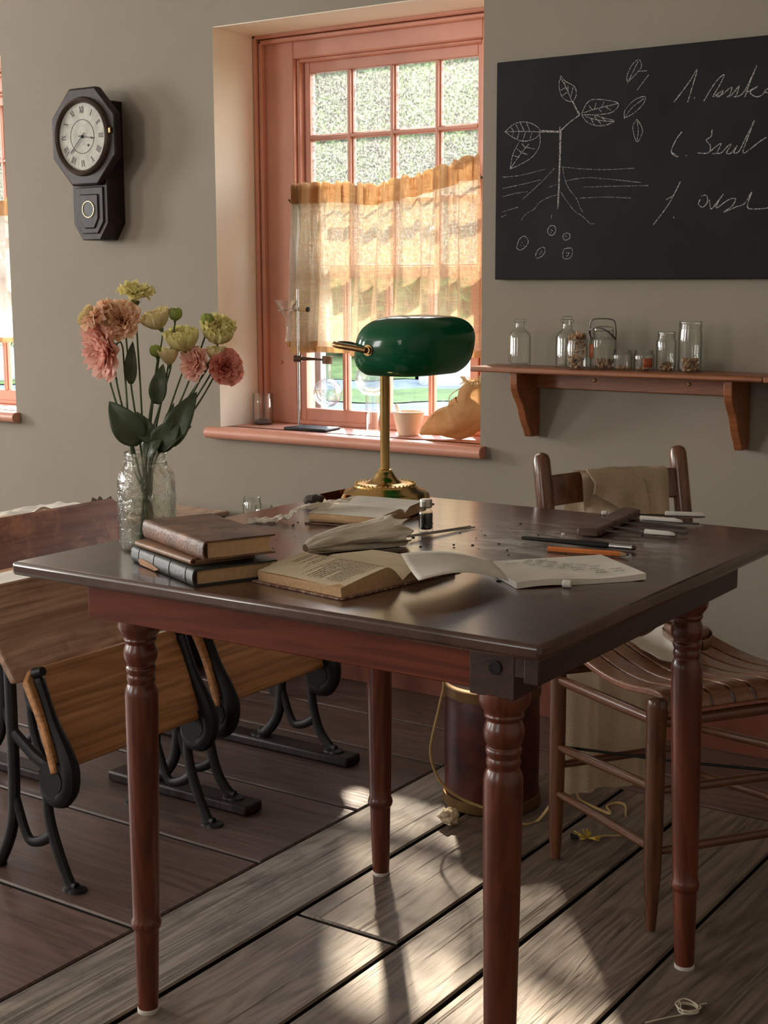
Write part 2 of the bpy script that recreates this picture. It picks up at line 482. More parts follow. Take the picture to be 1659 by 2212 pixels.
M['mason'] = clear_glass('embossed_jar_glass', (.96, .98, .96), (.22, .24, .22), .05, real=.2, bmp=.5, bs=60)
M['water'] = clear_glass('water', (.95, .97, .94), (.7, .74, .66), .06)
M['flask'] = clear_glass('flask_glass', (.98, .99, .99), (.6, .64, .64), .07, real=.12)
M['red_label'] = plain('orange_label', (.42, .11, .045), .6)
M['pencil'] = plain('orange_pencil_paint', (.6, .17, .035), .35)
M['yellow'] = plain('yellow_ribbon', (.7, .5, .05), .7)
M['cord'] = plain('gold_lamp_cord', (.6, .42, .18), .4, 0, .15)
M['straw'] = plain('pale_straw', (.65, .5, .28), .8, 0, .3)
M['cork'] = plain('cork', (.16, .09, .05), .8, 0, .3, 90)
M['copper'] = plain('red_copper', (.4, .12, .06), .28, .9)
M['grey_wood'] = wood('brown_handle', (.08, .045, .035), (.16, .095, .075), 'x', 60, .45, .1)
M['shutter'] = plain('pale_blue_shutter', (.3, .36, .4), .5)
M['stone'] = plain('pale_stone', (.25, .25, .24), .9, 0, .3, 3, .3, 8)
M['gravel'] = plain('grey_gravel', (.085, .095, .108), .95, 0, .3, 6, .4, 15)
M['turf'] = plain('turf', (.052, .074, .011), .95, 0, .35, 4)
M['tree_leaf'] = foliage('tree_leaves', (.05, .095, .022), (.17, .23, .075), .5)
M['tree_leaf2'] = foliage('yellow_green_leaves', (.09, .12, .035), (.27, .27, .13), .55)
M['bark'] = plain('bark', (.1, .075, .055), .9, 0, .3, 12)
M['lintel'] = M['trim']

def marbled():
    m, nt, b = newmat('marbled_paper_cover')
    v = coords(nt)
    f = tex(nt, v, 60, 3, .5, 3)
    nt.links.new(ramp(nt, f, [(.35, (.08, .03, .02)), (.5, (.2, .07, .045)), (.56, (.5, .4, .3)), (.62, (.14, .05, .035))]), b.inputs['Base Color'])
    b.inputs['Roughness'].default_value = .6
    return m
M['marbled'] = marbled()

def lampshade_glass():
    m, nt, b = newmat('green_cased_glass')
    out = nt.nodes['Material Output']
    b.inputs['Base Color'].default_value = (.003, .15, .075, 1)
    b.inputs['Roughness'].default_value = .12; b.inputs['Coat Weight'].default_value = .5; b.inputs['Coat Roughness'].default_value = .03
    tl = N(nt, 'ShaderNodeBsdfTranslucent'); tl.inputs[0].default_value = (.006, .62, .30, 1)
    mx = N(nt, 'ShaderNodeMixShader'); mx.inputs[0].default_value = .5
    nt.links.new(b.outputs[0], mx.inputs[1]); nt.links.new(tl.outputs[0], mx.inputs[2]); nt.links.new(mx.outputs[0], out.inputs[0])
    return m
M['shade'] = lampshade_glass()

def petal_mat(name, edge, heart):
    m, nt, b = newmat(name)
    nt.nodes.remove(b); out = nt.nodes['Material Output']
    at = N(nt, 'ShaderNodeAttribute', attribute_name='rnd')
    c = ramp(nt, at.outputs['Fac'], [(.15, heart), (.75, edge), (1.0, tuple(min(1, x * 1.12) for x in edge))])
    df = N(nt, 'ShaderNodeBsdfDiffuse'); tl = N(nt, 'ShaderNodeBsdfTranslucent')
    nt.links.new(c, df.inputs[0]); nt.links.new(c, tl.inputs[0])
    mx = N(nt, 'ShaderNodeMixShader'); mx.inputs[0].default_value = .3
    nt.links.new(df.outputs[0], mx.inputs[1]); nt.links.new(tl.outputs[0], mx.inputs[2]); nt.links.new(mx.outputs[0], out.inputs[0])
    return m
PET = dict(yellow=petal_mat('pale_yellow_petals', (.88, .82, .42), (.66, .64, .22)), peach=petal_mat('peach_petals', (.95, .66, .47), (.8, .46, .3)),
           pink=petal_mat('salmon_pink_petals', (.95, .60, .50), (.88, .46, .38)), cream=petal_mat('cream_petals', (.88, .78, .46), (.68, .6, .26)),
           green=petal_mat('green_bud_petals', (.46, .54, .16), (.3, .4, .09)), rose=petal_mat('rose_petals', (.82, .36, .29), (.68, .26, .2)))

# ------------------------------------------------------------------ the room
WY = 3.37                 # inner face of the window wall
WX0, WX1 = -2.925, -1.975  # window opening
WZ0, WZ1 = .705, 1.952
WDX = -1.898              # the next window to the left
XL, XR, YR, HC = -8.0, 1.7, -3.0, 2.75
WT = .30

mb = MB()
xs = [XL, WX0 + WDX, WX1 + WDX, WX0, WX1, XR]
mb.span((XL, WY, -.1), (XR, WY + WT, WZ0))
mb.span((XL, WY, WZ1), (XR, WY + WT, HC))
for a, b in ((xs[0], xs[1]), (xs[2], xs[3]), (xs[4], xs[5])):
    mb.span((a, WY, WZ0), (b, WY + WT, WZ1))
for i, f in enumerate(mb.f):      # paler colour on the window reveals carries the light falling there
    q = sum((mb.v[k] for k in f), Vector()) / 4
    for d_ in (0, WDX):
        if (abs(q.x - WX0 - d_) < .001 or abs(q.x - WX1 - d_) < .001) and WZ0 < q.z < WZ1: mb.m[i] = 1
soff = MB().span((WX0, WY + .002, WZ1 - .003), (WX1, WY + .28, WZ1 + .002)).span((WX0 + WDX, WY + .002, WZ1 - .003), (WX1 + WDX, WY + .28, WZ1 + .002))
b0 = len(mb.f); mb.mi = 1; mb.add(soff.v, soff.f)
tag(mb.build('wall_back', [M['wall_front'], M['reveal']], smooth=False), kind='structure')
tag(MB().span((XL - .15, YR - .15, -.1), (XL, WY + WT, HC)).build('wall_left', M['wall']), kind='structure')
tag(MB().span((XR, YR - .15, -.1), (XR + .15, WY + WT, HC)).build('wall_right', M['wall']), kind='structure')
tag(MB().span((XL, YR - .15, -.1), (XR, YR, HC)).build('wall_rear', M['wall']), kind='structure')
tag(MB().span((XL - .15, YR - .15, HC), (XR + .15, WY + WT, HC + .12)).build('ceiling', M['ceiling']), kind='structure')
tag(MB().span((XL, WY - .024, 0), (XR, WY, .15)).span((XL, WY - .018, .15), (XR, WY, .168)).build('baseboard_back', M['base'], bevel=.004), kind='structure')

# floor: dark boards along x, a patch of grey boards along y behind a worn beam
rnd = random.Random(4)
mb = MB(); mb.mi = 2
mb.span((XL, YR, -.12), (XR, WY, -.03))
BX0, BX1, PY = -1.772, -1.565, 2.955
def board(a, b, mi, z=0.0, g=.0045):
    mb.mi = mi; mb.r = rnd.uniform(.05, 1)
    x0, y0, x1, y1 = a[0] + g, a[1] + g, b[0] - g, b[1] - g
    c = .0035
    lo = [(x0, y0, -.03), (x1, y0, -.03), (x1, y1, -.03), (x0, y1, -.03)]
    md = [(x0, y0, z - c), (x1, y0, z - c), (x1, y1, z - c), (x0, y1, z - c)]
    tp = [(x0 + c, y0 + c, z), (x1 - c, y0 + c, z), (x1 - c, y1 - c, z), (x0 + c, y1 - c, z)]
    f0 = len(mb.f)
    mb.ring([lo, md, tp])
    for q in range(f0, f0 + 4): mb.m[q] = 2      # dirt on the edges down in the gaps
ys = [-3.0, -2.6, -2.25, -1.88, -1.5, -1.13, -.76, -.4, -.03, .33, .69, 1.05, 1.415, 1.774, 2.138, 2.49, 2.855, 3.1, WY]
for i in range(len(ys) - 1):
    cuts = [XL] + [XL + 2.2 + 1.3 * rnd.random()] + [BX0]
    if ys[i + 1] > PY - .15:
        y0 = max(ys[i], PY if ys[i] > PY - .2 and ys[i] > 2.6 else ys[i])
        cuts[-1] = BX0
    for a, b in zip(cuts[:-1], cuts[1:]): board((a, ys[i]), (b, ys[i + 1]), 0)
for y0, y1 in ((PY, 3.1), (3.1, WY)):
    board((BX0, y0), (-.4, y1), 0); board((-.4, y0), (XR, y1), 0)
board((BX0, YR), (BX1, PY), 1 if False else 3, .003)
px = [BX1, -1.332, -1.152, -.912, -.66, -.43, -.2, .05, .32, .6, .9, 1.25, XR]
for i in range(len(px) - 1):
    cuts = [YR, -1.2 + 1.5 * rnd.random(), PY]
    if i == 0: cuts = [YR, .2, 1.992, PY]
    for a, b in zip(cuts[:-1], cuts[1:]): board((px[i], a), (px[i + 1], b), 1, .0015 * rnd.random())
mb.r = 0
floor_o = mb.build('floor', [M['floor_dark'], M['floor_grey'], M['gap'], M['beam']], smooth=False)
tag(floor_o, kind='structure')

# ------------------------------------------------------------------ windows
CX = [-2.749, -2.608, -2.589, -2.449, -2.431, -2.289, -2.271, -2.141]   # pane edges
def build_window(n, dx, pale):
    w = thing('window_%d' % n, None, None, (0, 0, 0), kind='structure')
    X0, X1 = WX0 + dx, WX1 + dx
    m = MB()
    # casing: flat board with a raised outer bead, inner jamb
    ci0, ci1 = -2.785 + dx, -2.105 + dx
    top = 1.872
    sill = .738
    m.span((X0, 3.585, sill), (ci0, 3.665, WZ1)); m.span((ci1, 3.585, sill), (X1, 3.665, WZ1)); m.span((ci0 - .001, 3.5856, top), (ci1 + .001, 3.664, WZ1 - .001))
    for a, b in ((0, .014), (.016, .030)):
        d = 3.557 if a == 0 else 3.566
        m.span((X0 + a, d, sill), (X0 + b, 3.587, WZ1 - a)); m.span((X1 - b, d, sill), (X1 - a, 3.587, WZ1 - a)); m.span((X0 + a, d, WZ1 - b), (X1 - a, 3.587, WZ1 - a))
    m.span((ci0, 3.60, sill), (ci0 + .012, 3.668, top)); m.span((ci1 - .012, 3.60, sill), (ci1, 3.668, top)); m.span((ci0 + .011, 3.6005, top - .01), (ci1 - .011, 3.667, top + .001))
    m.build('casing', M['trim'], w, bevel=.004)
    bo = MB().lathe([(.006, 0), (.006, .004), (.003, .008)], n=8, M=Matrix.Rotation(R(90), 3, 'X')).move(t=(-2.845 + dx, 3.585, .935))
    bo.build('latch_button', M['trim'], w)
    # sashes
    def sash(name, y0, y1, z0, z1, rails, rows):
        s = MB()
        a, b = -2.770 + dx, -2.112 + dx
        s.span((a, y0, z0), (CX[0] + dx, y1, z1)); s.span((CX[-1] + dx, y0, z0), (b, y1, z1))
        s.span((CX[0] + dx - .001, y0 + .0006, z0), (CX[-1] + dx + .001, y1 - .0006, z0 + rails[0])); s.span((CX[0] + dx - .001, y0 + .0006, z1 - rails[1]), (CX[-1] + dx + .001, y1 - .0006, z1))
        so = s.build(name, M['trim'], w, bevel=.003)
        k = MB()
        ym = (y0 + y1) / 2
        for i in (1, 3, 5):
            xa, xb = CX[i] + dx, CX[i + 1] + dx
            k.span((xa + .004, y0 - .002, z0 + rails[0]), (xb - .004, y1, z1 - rails[1])); k.span((xa, y0 + .008, z0 + rails[0]), (xb, y1 - .004, z1 - rails[1]))
        for z in rows[1:-1]:
            k.span((CX[0] + dx, y0 - .001, z - .005), (CX[-1] + dx, y1, z + .005)); k.span((CX[0] + dx, y0 + .008, z - .009), (CX[-1] + dx, y1 - .004, z + .009))
        k.build('muntins', M['trim'], so, bevel=.0015)
        for r in range(len(rows) - 1):
            for c in range(4):
                z_0 = rows[r] + (.009 if r else 0); z_1 = rows[r + 1] - (.009 if r < len(rows) - 2 else 0)
                p = MB().span((CX[2 * c] + dx, ym - .0015, z_0), (CX[2 * c + 1] + dx, ym + .0015, z_1))
                p.build('pane', M['pane_speckled'] if name == 'upper_sash' else M['pane'], so, smooth=False)
    sash('upper_sash', 3.622, 3.652, 1.208, 1.872, (.034, .042), [1.242, 1.434, 1.635, 1.830])
    sash('lower_sash', 3.588, 3.618, .750, 1.235, (.040, .034), [.790, .993, 1.201])
    s = MB()
    s.span((X0, 3.40, .700), (X1, 3.668, .738))
    s.build('sill_board', M['trim'], w)
    s = MB()
    prof = [(3.42, .703)] + [(3.338 + .018 * (1 - math.sin(t)) * .9 - .004, .7205 + .0175 * -math.cos(t)) for t in [i / 8 * PI for i in range(9)]] + [(3.42, .738)]
    s.prism(prof, lambda a, b, d: Vector((d, a, b)), X0 - .042, X1 + .018)
    s.build('window_sill', M['trim'], w, bevel=.002)
    s = MB().span((X0 + .03, 3.583, .738), (X1 - .03, 3.592, .752))
    s.build('sash_stop', M['trim'], w, bevel=.003)
    # outside: pale shutter edge seen through the left column of panes
    MB().span((-2.93 + dx, 3.70, .70), (-2.775 + dx, 3.73, 1.18)).build('shutter', M['shutter'], w, bevel=.003)
    return w
build_window(1, 0.0, False)
build_window(2, WDX, True)

def curtain(dx, label, mat, hem, rod_label, sag, seed):
    c = thing('cafe_curtain', label, 'curtain', (-2.45 + dx, 3.55, .96), group=None)
    rs = random.Random(seed)
    ph = [rs.uniform(0, 6) for _ in range(8)]
    tx = [-2.79, -2.74, -2.58, -2.45, -2.36, -2.27, -2.19, -2.13, -2.09]
    tz = [1.488, 1.488, 1.488, 1.474, 1.488, 1.502, 1.522, 1.538, 1.542] if sag else [1.49] * 9
    def fold(u, t):
        # t=0 at the top gather, 1 at the hem
        a = .011 * math.sin(u * 58 + ph[0] + 1.4 * math.sin(u * 9)) + .005 * math.sin(u * 131 + ph[1])
        b = .021 * math.sin(u * 44 + ph[2] + 1.6 * math.sin(u * 11 + 1)) + .012 * math.sin(u * 17 + ph[3])
        return a * (1 - t) + b * t
    def make(x0, x1, zb, dy, lean, nu):
        def fn(u, v):
            t = 1 - v
            x = x0 + (x1 - x0) * u + lean * t * (1 - u) + .020 * t * math.sin(u * 44 + ph[2] + 1.6 * math.sin(u * 11 + 1) + 1.2) + .006 * math.sin(u * 97 + ph[4]) * (1 - t)
            zt = interp(x0 + (x1 - x0) * u, tx, tz) + .006 * math.sin(u * 95 + ph[5]) * (v > .97)
            z = zt + (zb + .006 * math.sin(u * 9 + ph[6]) - zt) * t
            y = 3.548 + dy + fold(u, min(1, t * 1.3))
            return Vector((x + dx, y, z))
        return fn
    f1 = make(-2.712, -2.085, .968, -.012, -.028, 150)
    f0 = make(-2.782, -2.655, .985, .014, .012, 40)
    MB().grid(f0, 40, 40).build('side_panel', M['curtain_pale'] if sag else mat, c, world=True)
    MB().grid(f1, 170, 44).build('panel', mat, c, world=True)
    # doubled cloth at the gathered header and at the hem
    def sub(fn, a, b, off):
        def g(u, v):
            p = fn(u, a + (b - a) * v); p.y -= off + .003 * math.sin(u * 210); return p
        return g
    MB().grid(sub(f1, .885, 1.0, .005), 170, 8).build('header', hem, c, world=True)
    MB().grid(sub(f0, .885, 1.0, .005), 40, 8).build('header', hem, c, world=True)
    MB().grid(sub(f1, 0.0, .035, .004), 170, 3).build('hem', hem, c, world=True)
    MB().grid(sub(f0, 0.0, .035, .004), 40, 3).build('hem', hem, c, world=True)
    r = thing('curtain_rod', rod_label, 'curtain rod', (-2.45 + dx, 3.565, 1.44))
    pts = [Vector((-2.79 + dx, 3.572, 1.437)), Vector((-2.45 + dx, 3.572, 1.432 if sag else 1.44)), Vector((-2.09 + dx, 3.572, 1.485 if sag else 1.44))]
    MB().tube(bez(pts, 8), .0035, 8).build('rod', M['wire'], r, world=True)
    for x, z in ((-2.787, 1.437), (-2.096, 1.484 if sag else 1.44)):
        MB().tube([(x + dx, 3.59, z), (x + dx, 3.565, z), (x + dx, 3.558, z + .008)], .0025, 6).build('hook', M['wire'], r, world=True)
curtain(0, 'amber open-weave cafe curtain sagging across the middle window behind the lamp', M['curtain'], M['curtain_hem'],
        'thin wire curtain rod across the middle window holding the amber curtain', True, 3)
curtain(WDX, 'pale open-weave cafe curtain in the window cut off at the left edge', M['curtain_pale'], M['curtain_hem'],
        'thin wire curtain rod in the window cut off at the left edge', False, 8)

# ------------------------------------------------------------------ outdoors
def dirp(r, az):          # ground distance r at bearing az left of the wall normal
    return Vector((-math.sin(az) * r, math.cos(az) * r, 0))
def ground_z(p):
    r = p.length
    z = interp(r, [0, 19.5, 22, 23.5, 60], [-.38, -.38, -.34, -.12, .6])
    return z + .03 * nz(p.x, p.y, 0, .8)
def sector(name, r0, r1, a0, a1, mat, nu=90, nv=24, jag=.25, dz=0.0, kind='structure'):
    def fn(u, v):
        az = R(a0 + (a1 - a0) * u)
        rr = r0 + (r1 - r0) * v + (jag * nz(az * 40, v * 3, r0) if v in (0, 1) else 0)
        p = dirp(rr, az)
        p.z = ground_z(p) + dz
        return p
    return MB().grid(fn, nu, nv).build(name, mat)
tag(MB().span((-60, 3.9, -.9), (20, 70, -.75)).build('ground', M['turf'], smooth=False), kind='structure')
tag(sector('gravel_path', 6, 18.8, 10, 62, M['gravel']), kind='structure')
tag(sector('grass_verge', 18.6, 20.4, 10, 62, M['turf'], 160, 6, .5, .015), kind='structure')
tag(sector('gravel_track', 20.2, 22.2, 10, 62, M['gravel'], 90, 6, .3), kind='structure')
tag(sector('grass_bank', 22.0, 62, 5, 66, M['turf'], 90, 30, .5, .02), kind='structure')

def blob(c, r, seed, sq=.7):
    s = MB()
    rings = []
    for i in range(1, 9):
        t = i / 9 * PI
        rings.append([Vector((math.sin(t) * math.cos(a), math.sin(t) * math.sin(a), math.cos(t) * sq)) * r * (1 + .25 * nz(math.cos(a) * 2, math.sin(a) * 2, t + seed)) for a in [k / 12 * 2 * PI for k in range(12)]])
    s.ring(rings)
    return s.move(t=c)
for i, (r, az, s, lab) in enumerate(((21.6, 31.5, .55, 'pale boulder on the gravel outside, seen at the right of the middle window'), (22.6, 49.5, .5, 'white boulder on the grass outside the window at the left edge'))):
    p = dirp(r, R(az)); p.z = ground_z(p) + .12
    tag(blob((0, 0, 0), s, i).move(t=p).build('boulder', M['stone'], loc=(p.x, p.y, p.z - .2)), lab, 'rock')

def leaf_cloud(rs, crown, nleaf, size):
    s = MB()
    for _ in range(nleaf):
        c, rad, hh = crown[rs.randrange(len(crown))]
        d = Vector((rs.gauss(0, 1), rs.gauss(0, 1), rs.gauss(0, 1))).normalized() * (rs.random() ** .4)
        p = c + Vector((d.x * rad, d.y * rad, d.z * hh))
        a = Vector((rs.gauss(0, 1), rs.gauss(0, 1), rs.gauss(0, .7))).normalized(); b = a.orthogonal().normalized()
        b = Matrix.Rotation(rs.random() * 6, 3, a) @ b
        L = size * rs.uniform(.7, 1.4)
        n = a.cross(b)
        s.add([p - b * L, p + a.cross(b) * L * .45 + a * L * .12, p + b * L, p - n * L * .45 + a * L * .12], [(0, 1, 2, 3)])
    return s
tree_spots = [(27, 24.0, 6.6, 0), (29, 30.5, 7.4, 1), (26, 35.2, 7.0, 0), (28, 40.5, 7.6, 1), (30, 46.5, 7.6, 0), (27, 52.0, 7.0, 1), (36, 33, 9.0, 0), (36, 38, 9.4, 1), (38, 27.5, 9.0, 1)]
for i, (r, az, h, k) in enumerate(tree_spots):
    rs = random.Random(20 + i)
    p = dirp(r, R(az)); p.z = ground_z(p)
    t = thing('tree', 'leafy green tree in the sunlit hedge seen through the window panes', 'tree', p, group='trees beyond the windows')
    crown = [(Vector((rs.uniform(-1.7, 1.7), rs.uniform(-1.5, 1.5), h * rs.uniform(.12, .95))), rs.uniform(1.0, 1.6), rs.uniform(.9, 1.3)) for _ in range(18)]
    leaf_cloud(rs, crown, 11000, .125).build('foliage', M['tree_leaf2' if k else 'tree_leaf'], t, smooth=False, recalc=False)
    tr = MB().tube(bez([(0, 0, -.2), (.05, 0, h * .3), (-.1, .05, h * .7)], 5), [.2 - .012 * q for q in range(11)], 8)
    for _ in range(5):
        a = rs.random() * 6.3
        tr.tube([(0, 0, h * .3), (math.cos(a) * .8, math.sin(a) * .8, h * .5), (math.cos(a) * 1.4, math.sin(a) * 1.4, h * .68)], [.09, .06, .03], 6)
    tr.build('trunk', M['bark'], t)
for i, (r, az, s) in enumerate(((23.8, 41.4, 1.0), (24.4, 37.8, .95), (24.5, 35.5, .8), (24.2, 29.8, .8), (24.5, 48.0, 1.0))):
    rs = random.Random(60 + i)
    p = dirp(r, R(az)); p.z = ground_z(p)
    t = thing('shrub', 'low green shrub on the grass bank outside the windows', 'shrub', p, group='shrubs on the grass bank')
    leaf_cloud(rs, [(Vector((rs.uniform(-.5, .5) * s, rs.uniform(-.4, .4) * s, .35 * s)), .45 * s, .38 * s) for _ in range(5)], 1100, .07).build('foliage', M['tree_leaf2' if i % 2 else 'tree_leaf'], t, smooth=False, recalc=False)
    MB().tube([(0, 0, -.1), (.03, 0, .3 * s), (.1, .05, .55 * s)], [.03, .02, .01], 6).build('stem', M['bark'], t)

# ------------------------------------------------------------------ the table
TZ = .762
TX0, TX1, TY0, TY1 = -1.689, -.762, 1.445, 2.370
table = thing('table', 'square dark mahogany table with turned legs holding the green lamp and open books', 'table', (-1.2, 1.88, 0))
MB().span((TX0, TY0, TZ - .021), (TX1, TY1, TZ)).build('tabletop', M['table_top'], table, world=True, bevel=.006, seg=3)
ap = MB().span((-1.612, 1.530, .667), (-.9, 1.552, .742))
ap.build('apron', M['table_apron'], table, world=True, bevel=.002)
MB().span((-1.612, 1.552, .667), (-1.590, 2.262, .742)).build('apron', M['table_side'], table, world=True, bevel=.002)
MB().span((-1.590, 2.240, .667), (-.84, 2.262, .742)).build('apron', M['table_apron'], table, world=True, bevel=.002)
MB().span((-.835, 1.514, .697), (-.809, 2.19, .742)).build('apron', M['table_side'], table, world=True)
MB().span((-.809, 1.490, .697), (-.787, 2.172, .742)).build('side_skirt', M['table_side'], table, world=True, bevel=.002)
LEG = [(.034, .668), (.0355, .657), (.034, .650), (.0275, .641), (.0255, .638), (.0266, .634), (.0255, .631), (.0225, .628), (.0238, .624), (.0262, .618), (.0273, .610), (.0262, .602),
       (.0225, .594), (.021, .592), (.0235, .589), (.0242, .585), (.023, .581), (.0212, .578), (.0225, .574), (.0233, .570), (.0225, .566), (.0212, .562), (.0225, .559), (.0254, .552),
       (.0266, .543), (.0263, .5), (.0246, .36), (.0224, .2), (.0217, .167), (.0237, .163), (.0252, .156), (.0237, .149), (.0206, .146), (.0200, .13), (.0178, .03), (.0165, .007)]
for (fx, fy), (tx, ty) in (((-1.545, 1.567), (-1.540, 1.571)), ((-.868, 2.203), (-.881, 2.194)), ((-1.533, 2.231), (-1.536, 2.229)), ((-.868, 1.546), (-.867, 1.546))):
    l = MB()
    rings = [[Vector((fx + (tx - fx) * z / .66 + r * math.cos(2 * PI * k / 32), fy + (ty - fy) * z / .66 + r * math.sin(2 * PI * k / 32), z)) for k in range(32)] for r, z in LEG]
    l.ring(rings)
    lo = l.build('leg', M['table_leg'], table, world=True, bevel=.0015)
    MB().box((tx, ty, .704), (.066, .066, .078)).build('corner_block', M['table_side'], lo, world=True, bevel=.0015)
    MB().lathe([(.0175, 0), (.0178, .006), (.016, .0075)], (fx, fy, 0), 20).build('foot_pad', M['felt'], lo, world=True)
    if fx > -.9 and fy < 1.6:
        b = MB().lathe([(.009, 0), (.0095, .0015), (.006, .0018), (.0055, .0012), (.003, .0012)], n=20, M=Matrix.Rotation(R(90), 3, 'X')).move(t=(-.862, 1.512, .705))
        b.build('bolt', M['black'], lo, world=True)

# ------------------------------------------------------------------ books stacked at the left corner
def closed_book(name, label, L, W, T, loc, rz, cover, pages, bands=0, patch=False):
    b = thing(name, label, 'book', loc, rz, group='stacked old books')
    c = .0028
    s = MB()
    s.span((0, -.001, 0), (L, W, c)); s.span((0, -.001, T - c), (L, W, T))
    arc = [(-.001 - .006 * math.sin(t), T / 2 - T / 2 * math.cos(t)) for t in [i / 10 * PI for i in range(11)]]
    arc2 = [(y + c, z * (T - 2 * c) / T + c) for y, z in arc][::-1]
    s.prism(arc + arc2, lambda a, d, x: Vector((x, a, d)), 0, L)
    for k in range(bands):
        x = L * (.12 + .76 * k / max(1, bands - 1))
        s.prism([(y - .0008, z) for y, z in arc] + arc[::-1], lambda a, d, xx: Vector((xx, a, d)), x, x + .003)
    s.build('cover', cover, b, bevel=.001)
    p = MB()
    e = .004
    prof = [(.003, c), (W - .005, c)] + [(W - .005 - .006 * math.sin(t), c + (T - 2 * c) * t / PI) for t in [i / 8 * PI for i in range(1, 8)]] + [(W - .005, T - c), (.003, T - c)]
    p.prism(prof, lambda a, d, x: Vector((x, a, d)), e, L - e)
    p.build('page_block', pages, b)
    if patch:
        q = MB().prism([(.035, .002), (.09, .0015), (.105, .006), (.082, .0105), (.045, .0125), (.028, .009)], lambda x, z, d: Vector((x, d - .0068 - .0014 * math.sin(z / T * PI), z)), 0, .0012)
        q.build('bare_spine_patch', plain('bare_spine', (.45, .24, .14), .8), b)
    return b
closed_book('book', 'dark green old book with a torn spine at the bottom of the stack', .221, .130, .0255, (-1.528, 1.553, TZ), R(-22.9), M['green_cover'], M['paper_old'], 4, True)
closed_book('book', 'thin tan leather book in the middle of the stack', .185, .100, .0105, (-1.518, 1.551, TZ + .0257), R(-20.5), M['leather_tan'], M['paper_old'])
closed_book('book', 'thick brown leather book on top of the stack beside the flower jar', .222, .110, .0285, (-1.519, 1.570, TZ + .0364), R(-23.7), M['leather'], M['paper_old'], 0)

# ------------------------------------------------------------------ open printed book
ob = thing('open_book', 'open old printed book with marbled cover lying under the notepad', 'book', (-1.172, 1.652, TZ), R(-8.5))
def near_top(y):      # height of the near half over the cover, y from gutter 0 to fore edge -.125
    t = -y / .125
    return .006 + .024 * math.sin(min(1, t / .28) * PI / 2) - .014 * max(0, (t - .28) / .72) ** 1.2
def far_top(y):
    t = y / .12
    return .006 + .012 * math.sin(min(1, t / .25) * PI / 2) - .006 * max(0, (t - .25) / .75)
c = MB()
c.span((-.090, -.131, 0), (.092, -.002, .0028)); c.span((-.088, .002, 0), (.090, .125, .0028)); c.span((-.088, -.003, 0), (.090, .003, .002))
c.build('cover', M['marbled'], ob, bevel=.001)
for nm, sgn, fn, wd in (('near', -1, near_top, .125), ('far', 1, far_top, .118)):
    p = MB()
    ys_ = [wd * (i / 16) * sgn for i in range(17)]
    prof = [(y, fn(y)) for y in ys_] + [(ys_[-1] - sgn * .001, .0028), (0, .0028)]
    p.prism(prof, lambda a, d, x: Vector((x, a, d)), -.083, .085)
    p.build('page_block', M['paper_old'], ob)
    q = MB().grid(lambda u, v: Vector((-.0835 + .169 * u, sgn * wd * v, fn(sgn * wd * v) + .0009 + .001 * math.sin(u * 5) * v)), 12, 20)
    q.build('open_page', M['paper_cream'], ob)
rs = random.Random(5)
t = MB()
for i in range(25):
    x = -.074 + i * .0061
    if i in (1, 4, 9, 10): continue
    y = -.022 - (.02 if i in (0, 3, 8) else 0)
    end = -.112 if i % 6 else -.075
    if i < 8: end += .035
    while y > end:
        w = rs.uniform(.003, .008)
        a, b = y, max(end, y - w)
        t.add([Vector((x + dx_, yy, near_top(yy) + .0016)) for dx_, yy in ((-.0008, a), (.0008, a), (.0008, b), (-.0008, b))], [(0, 1, 2, 3)])
        y = b - .0016
t.build('printed_text', M['ink_print'], ob, smooth=False)

# ------------------------------------------------------------------ reporter's notepad
pad = thing('notepad', 'ruled notepad with handwriting and one leaf folded over the open book', 'notepad', (-.934, 1.832, TZ), math.atan2(.154, .128))
pgb = MB()
nn_ = 24
rings = []
for i in range(nn_ + 1):
    u = i / nn_; z1 = .0093 + .0022 * math.sin(u * 7); x = -.1 + .2 * u
    rings.append([Vector((x, -.077, max(.0004, z1 - .0088))), Vector((x, .077, .0004)), Vector((x, .077, .0093)), Vector((x, -.077, z1))])
pgb.ring(rings)
pgb.build('page_block', M['paper'], pad, smooth=False)
H_ = .0115
pg = MB().grid(lambda u, v: Vector((-.1 + .2 * u, -.077 + .154 * v, .0096 + .0022 * math.sin(u * 7) * (1 - v))), 24, 4).build('ruled_page', M['paper'], pad)
ln = MB()
for i in range(19):
    y = -.070 + i * .0075
    for k in range(12):
        u0, u1 = k / 12, (k + 1) / 12
        z0 = .0103 + .0022 * math.sin(u0 * 7) * (1 - (y + .077) / .154); z1 = .0103 + .0022 * math.sin(u1 * 7) * (1 - (y + .077) / .154)
        ln.add([(-.1 + .2 * u0, y, z0), (-.1 + .2 * u1, y, z1), (-.1 + .2 * u1, y + .0005, z1), (-.1 + .2 * u0, y + .0005, z0)], [(0, 1, 2, 3)])
ln.build('ruled_lines', M['rule'], pad, smooth=False)
hw = MB()
rs = random.Random(12)
for i, (y, xa, xb) in enumerate(((.052, -.03, .0), (.037, -.055, .012), (.022, -.045, .03), (.007, -.02, .045), (-.008, .0, .06), (-.023, .01, .05), (-.038, .03, .08), (-.053, .045, .078))):
    x = xb
    while x > xa:
        w = rs.uniform(.012, .024)
        pts = []
        n = int(w / .0022)
        for k in range(n * 2):
            zz = (k / (n * 2)) * w
            yy = y + .0035 * math.sin(k * 1.9 + i) * rs.uniform(.5, 1.2) + (.004 if rs.random() < .12 else 0)
            pts.append(Vector((x - zz, yy, .0118 + .0012 * math.sin((x + .1) / .2 * 7))))
        for a, b in zip(pts[:-1], pts[1:]):
            d = (b - a); nn = Vector((-d.y, d.x, 0)).normalized() * .00045
            hw.add([a - nn, b - nn, b + nn, a + nn], [(0, 1, 2, 3)])
        x -= w + .006
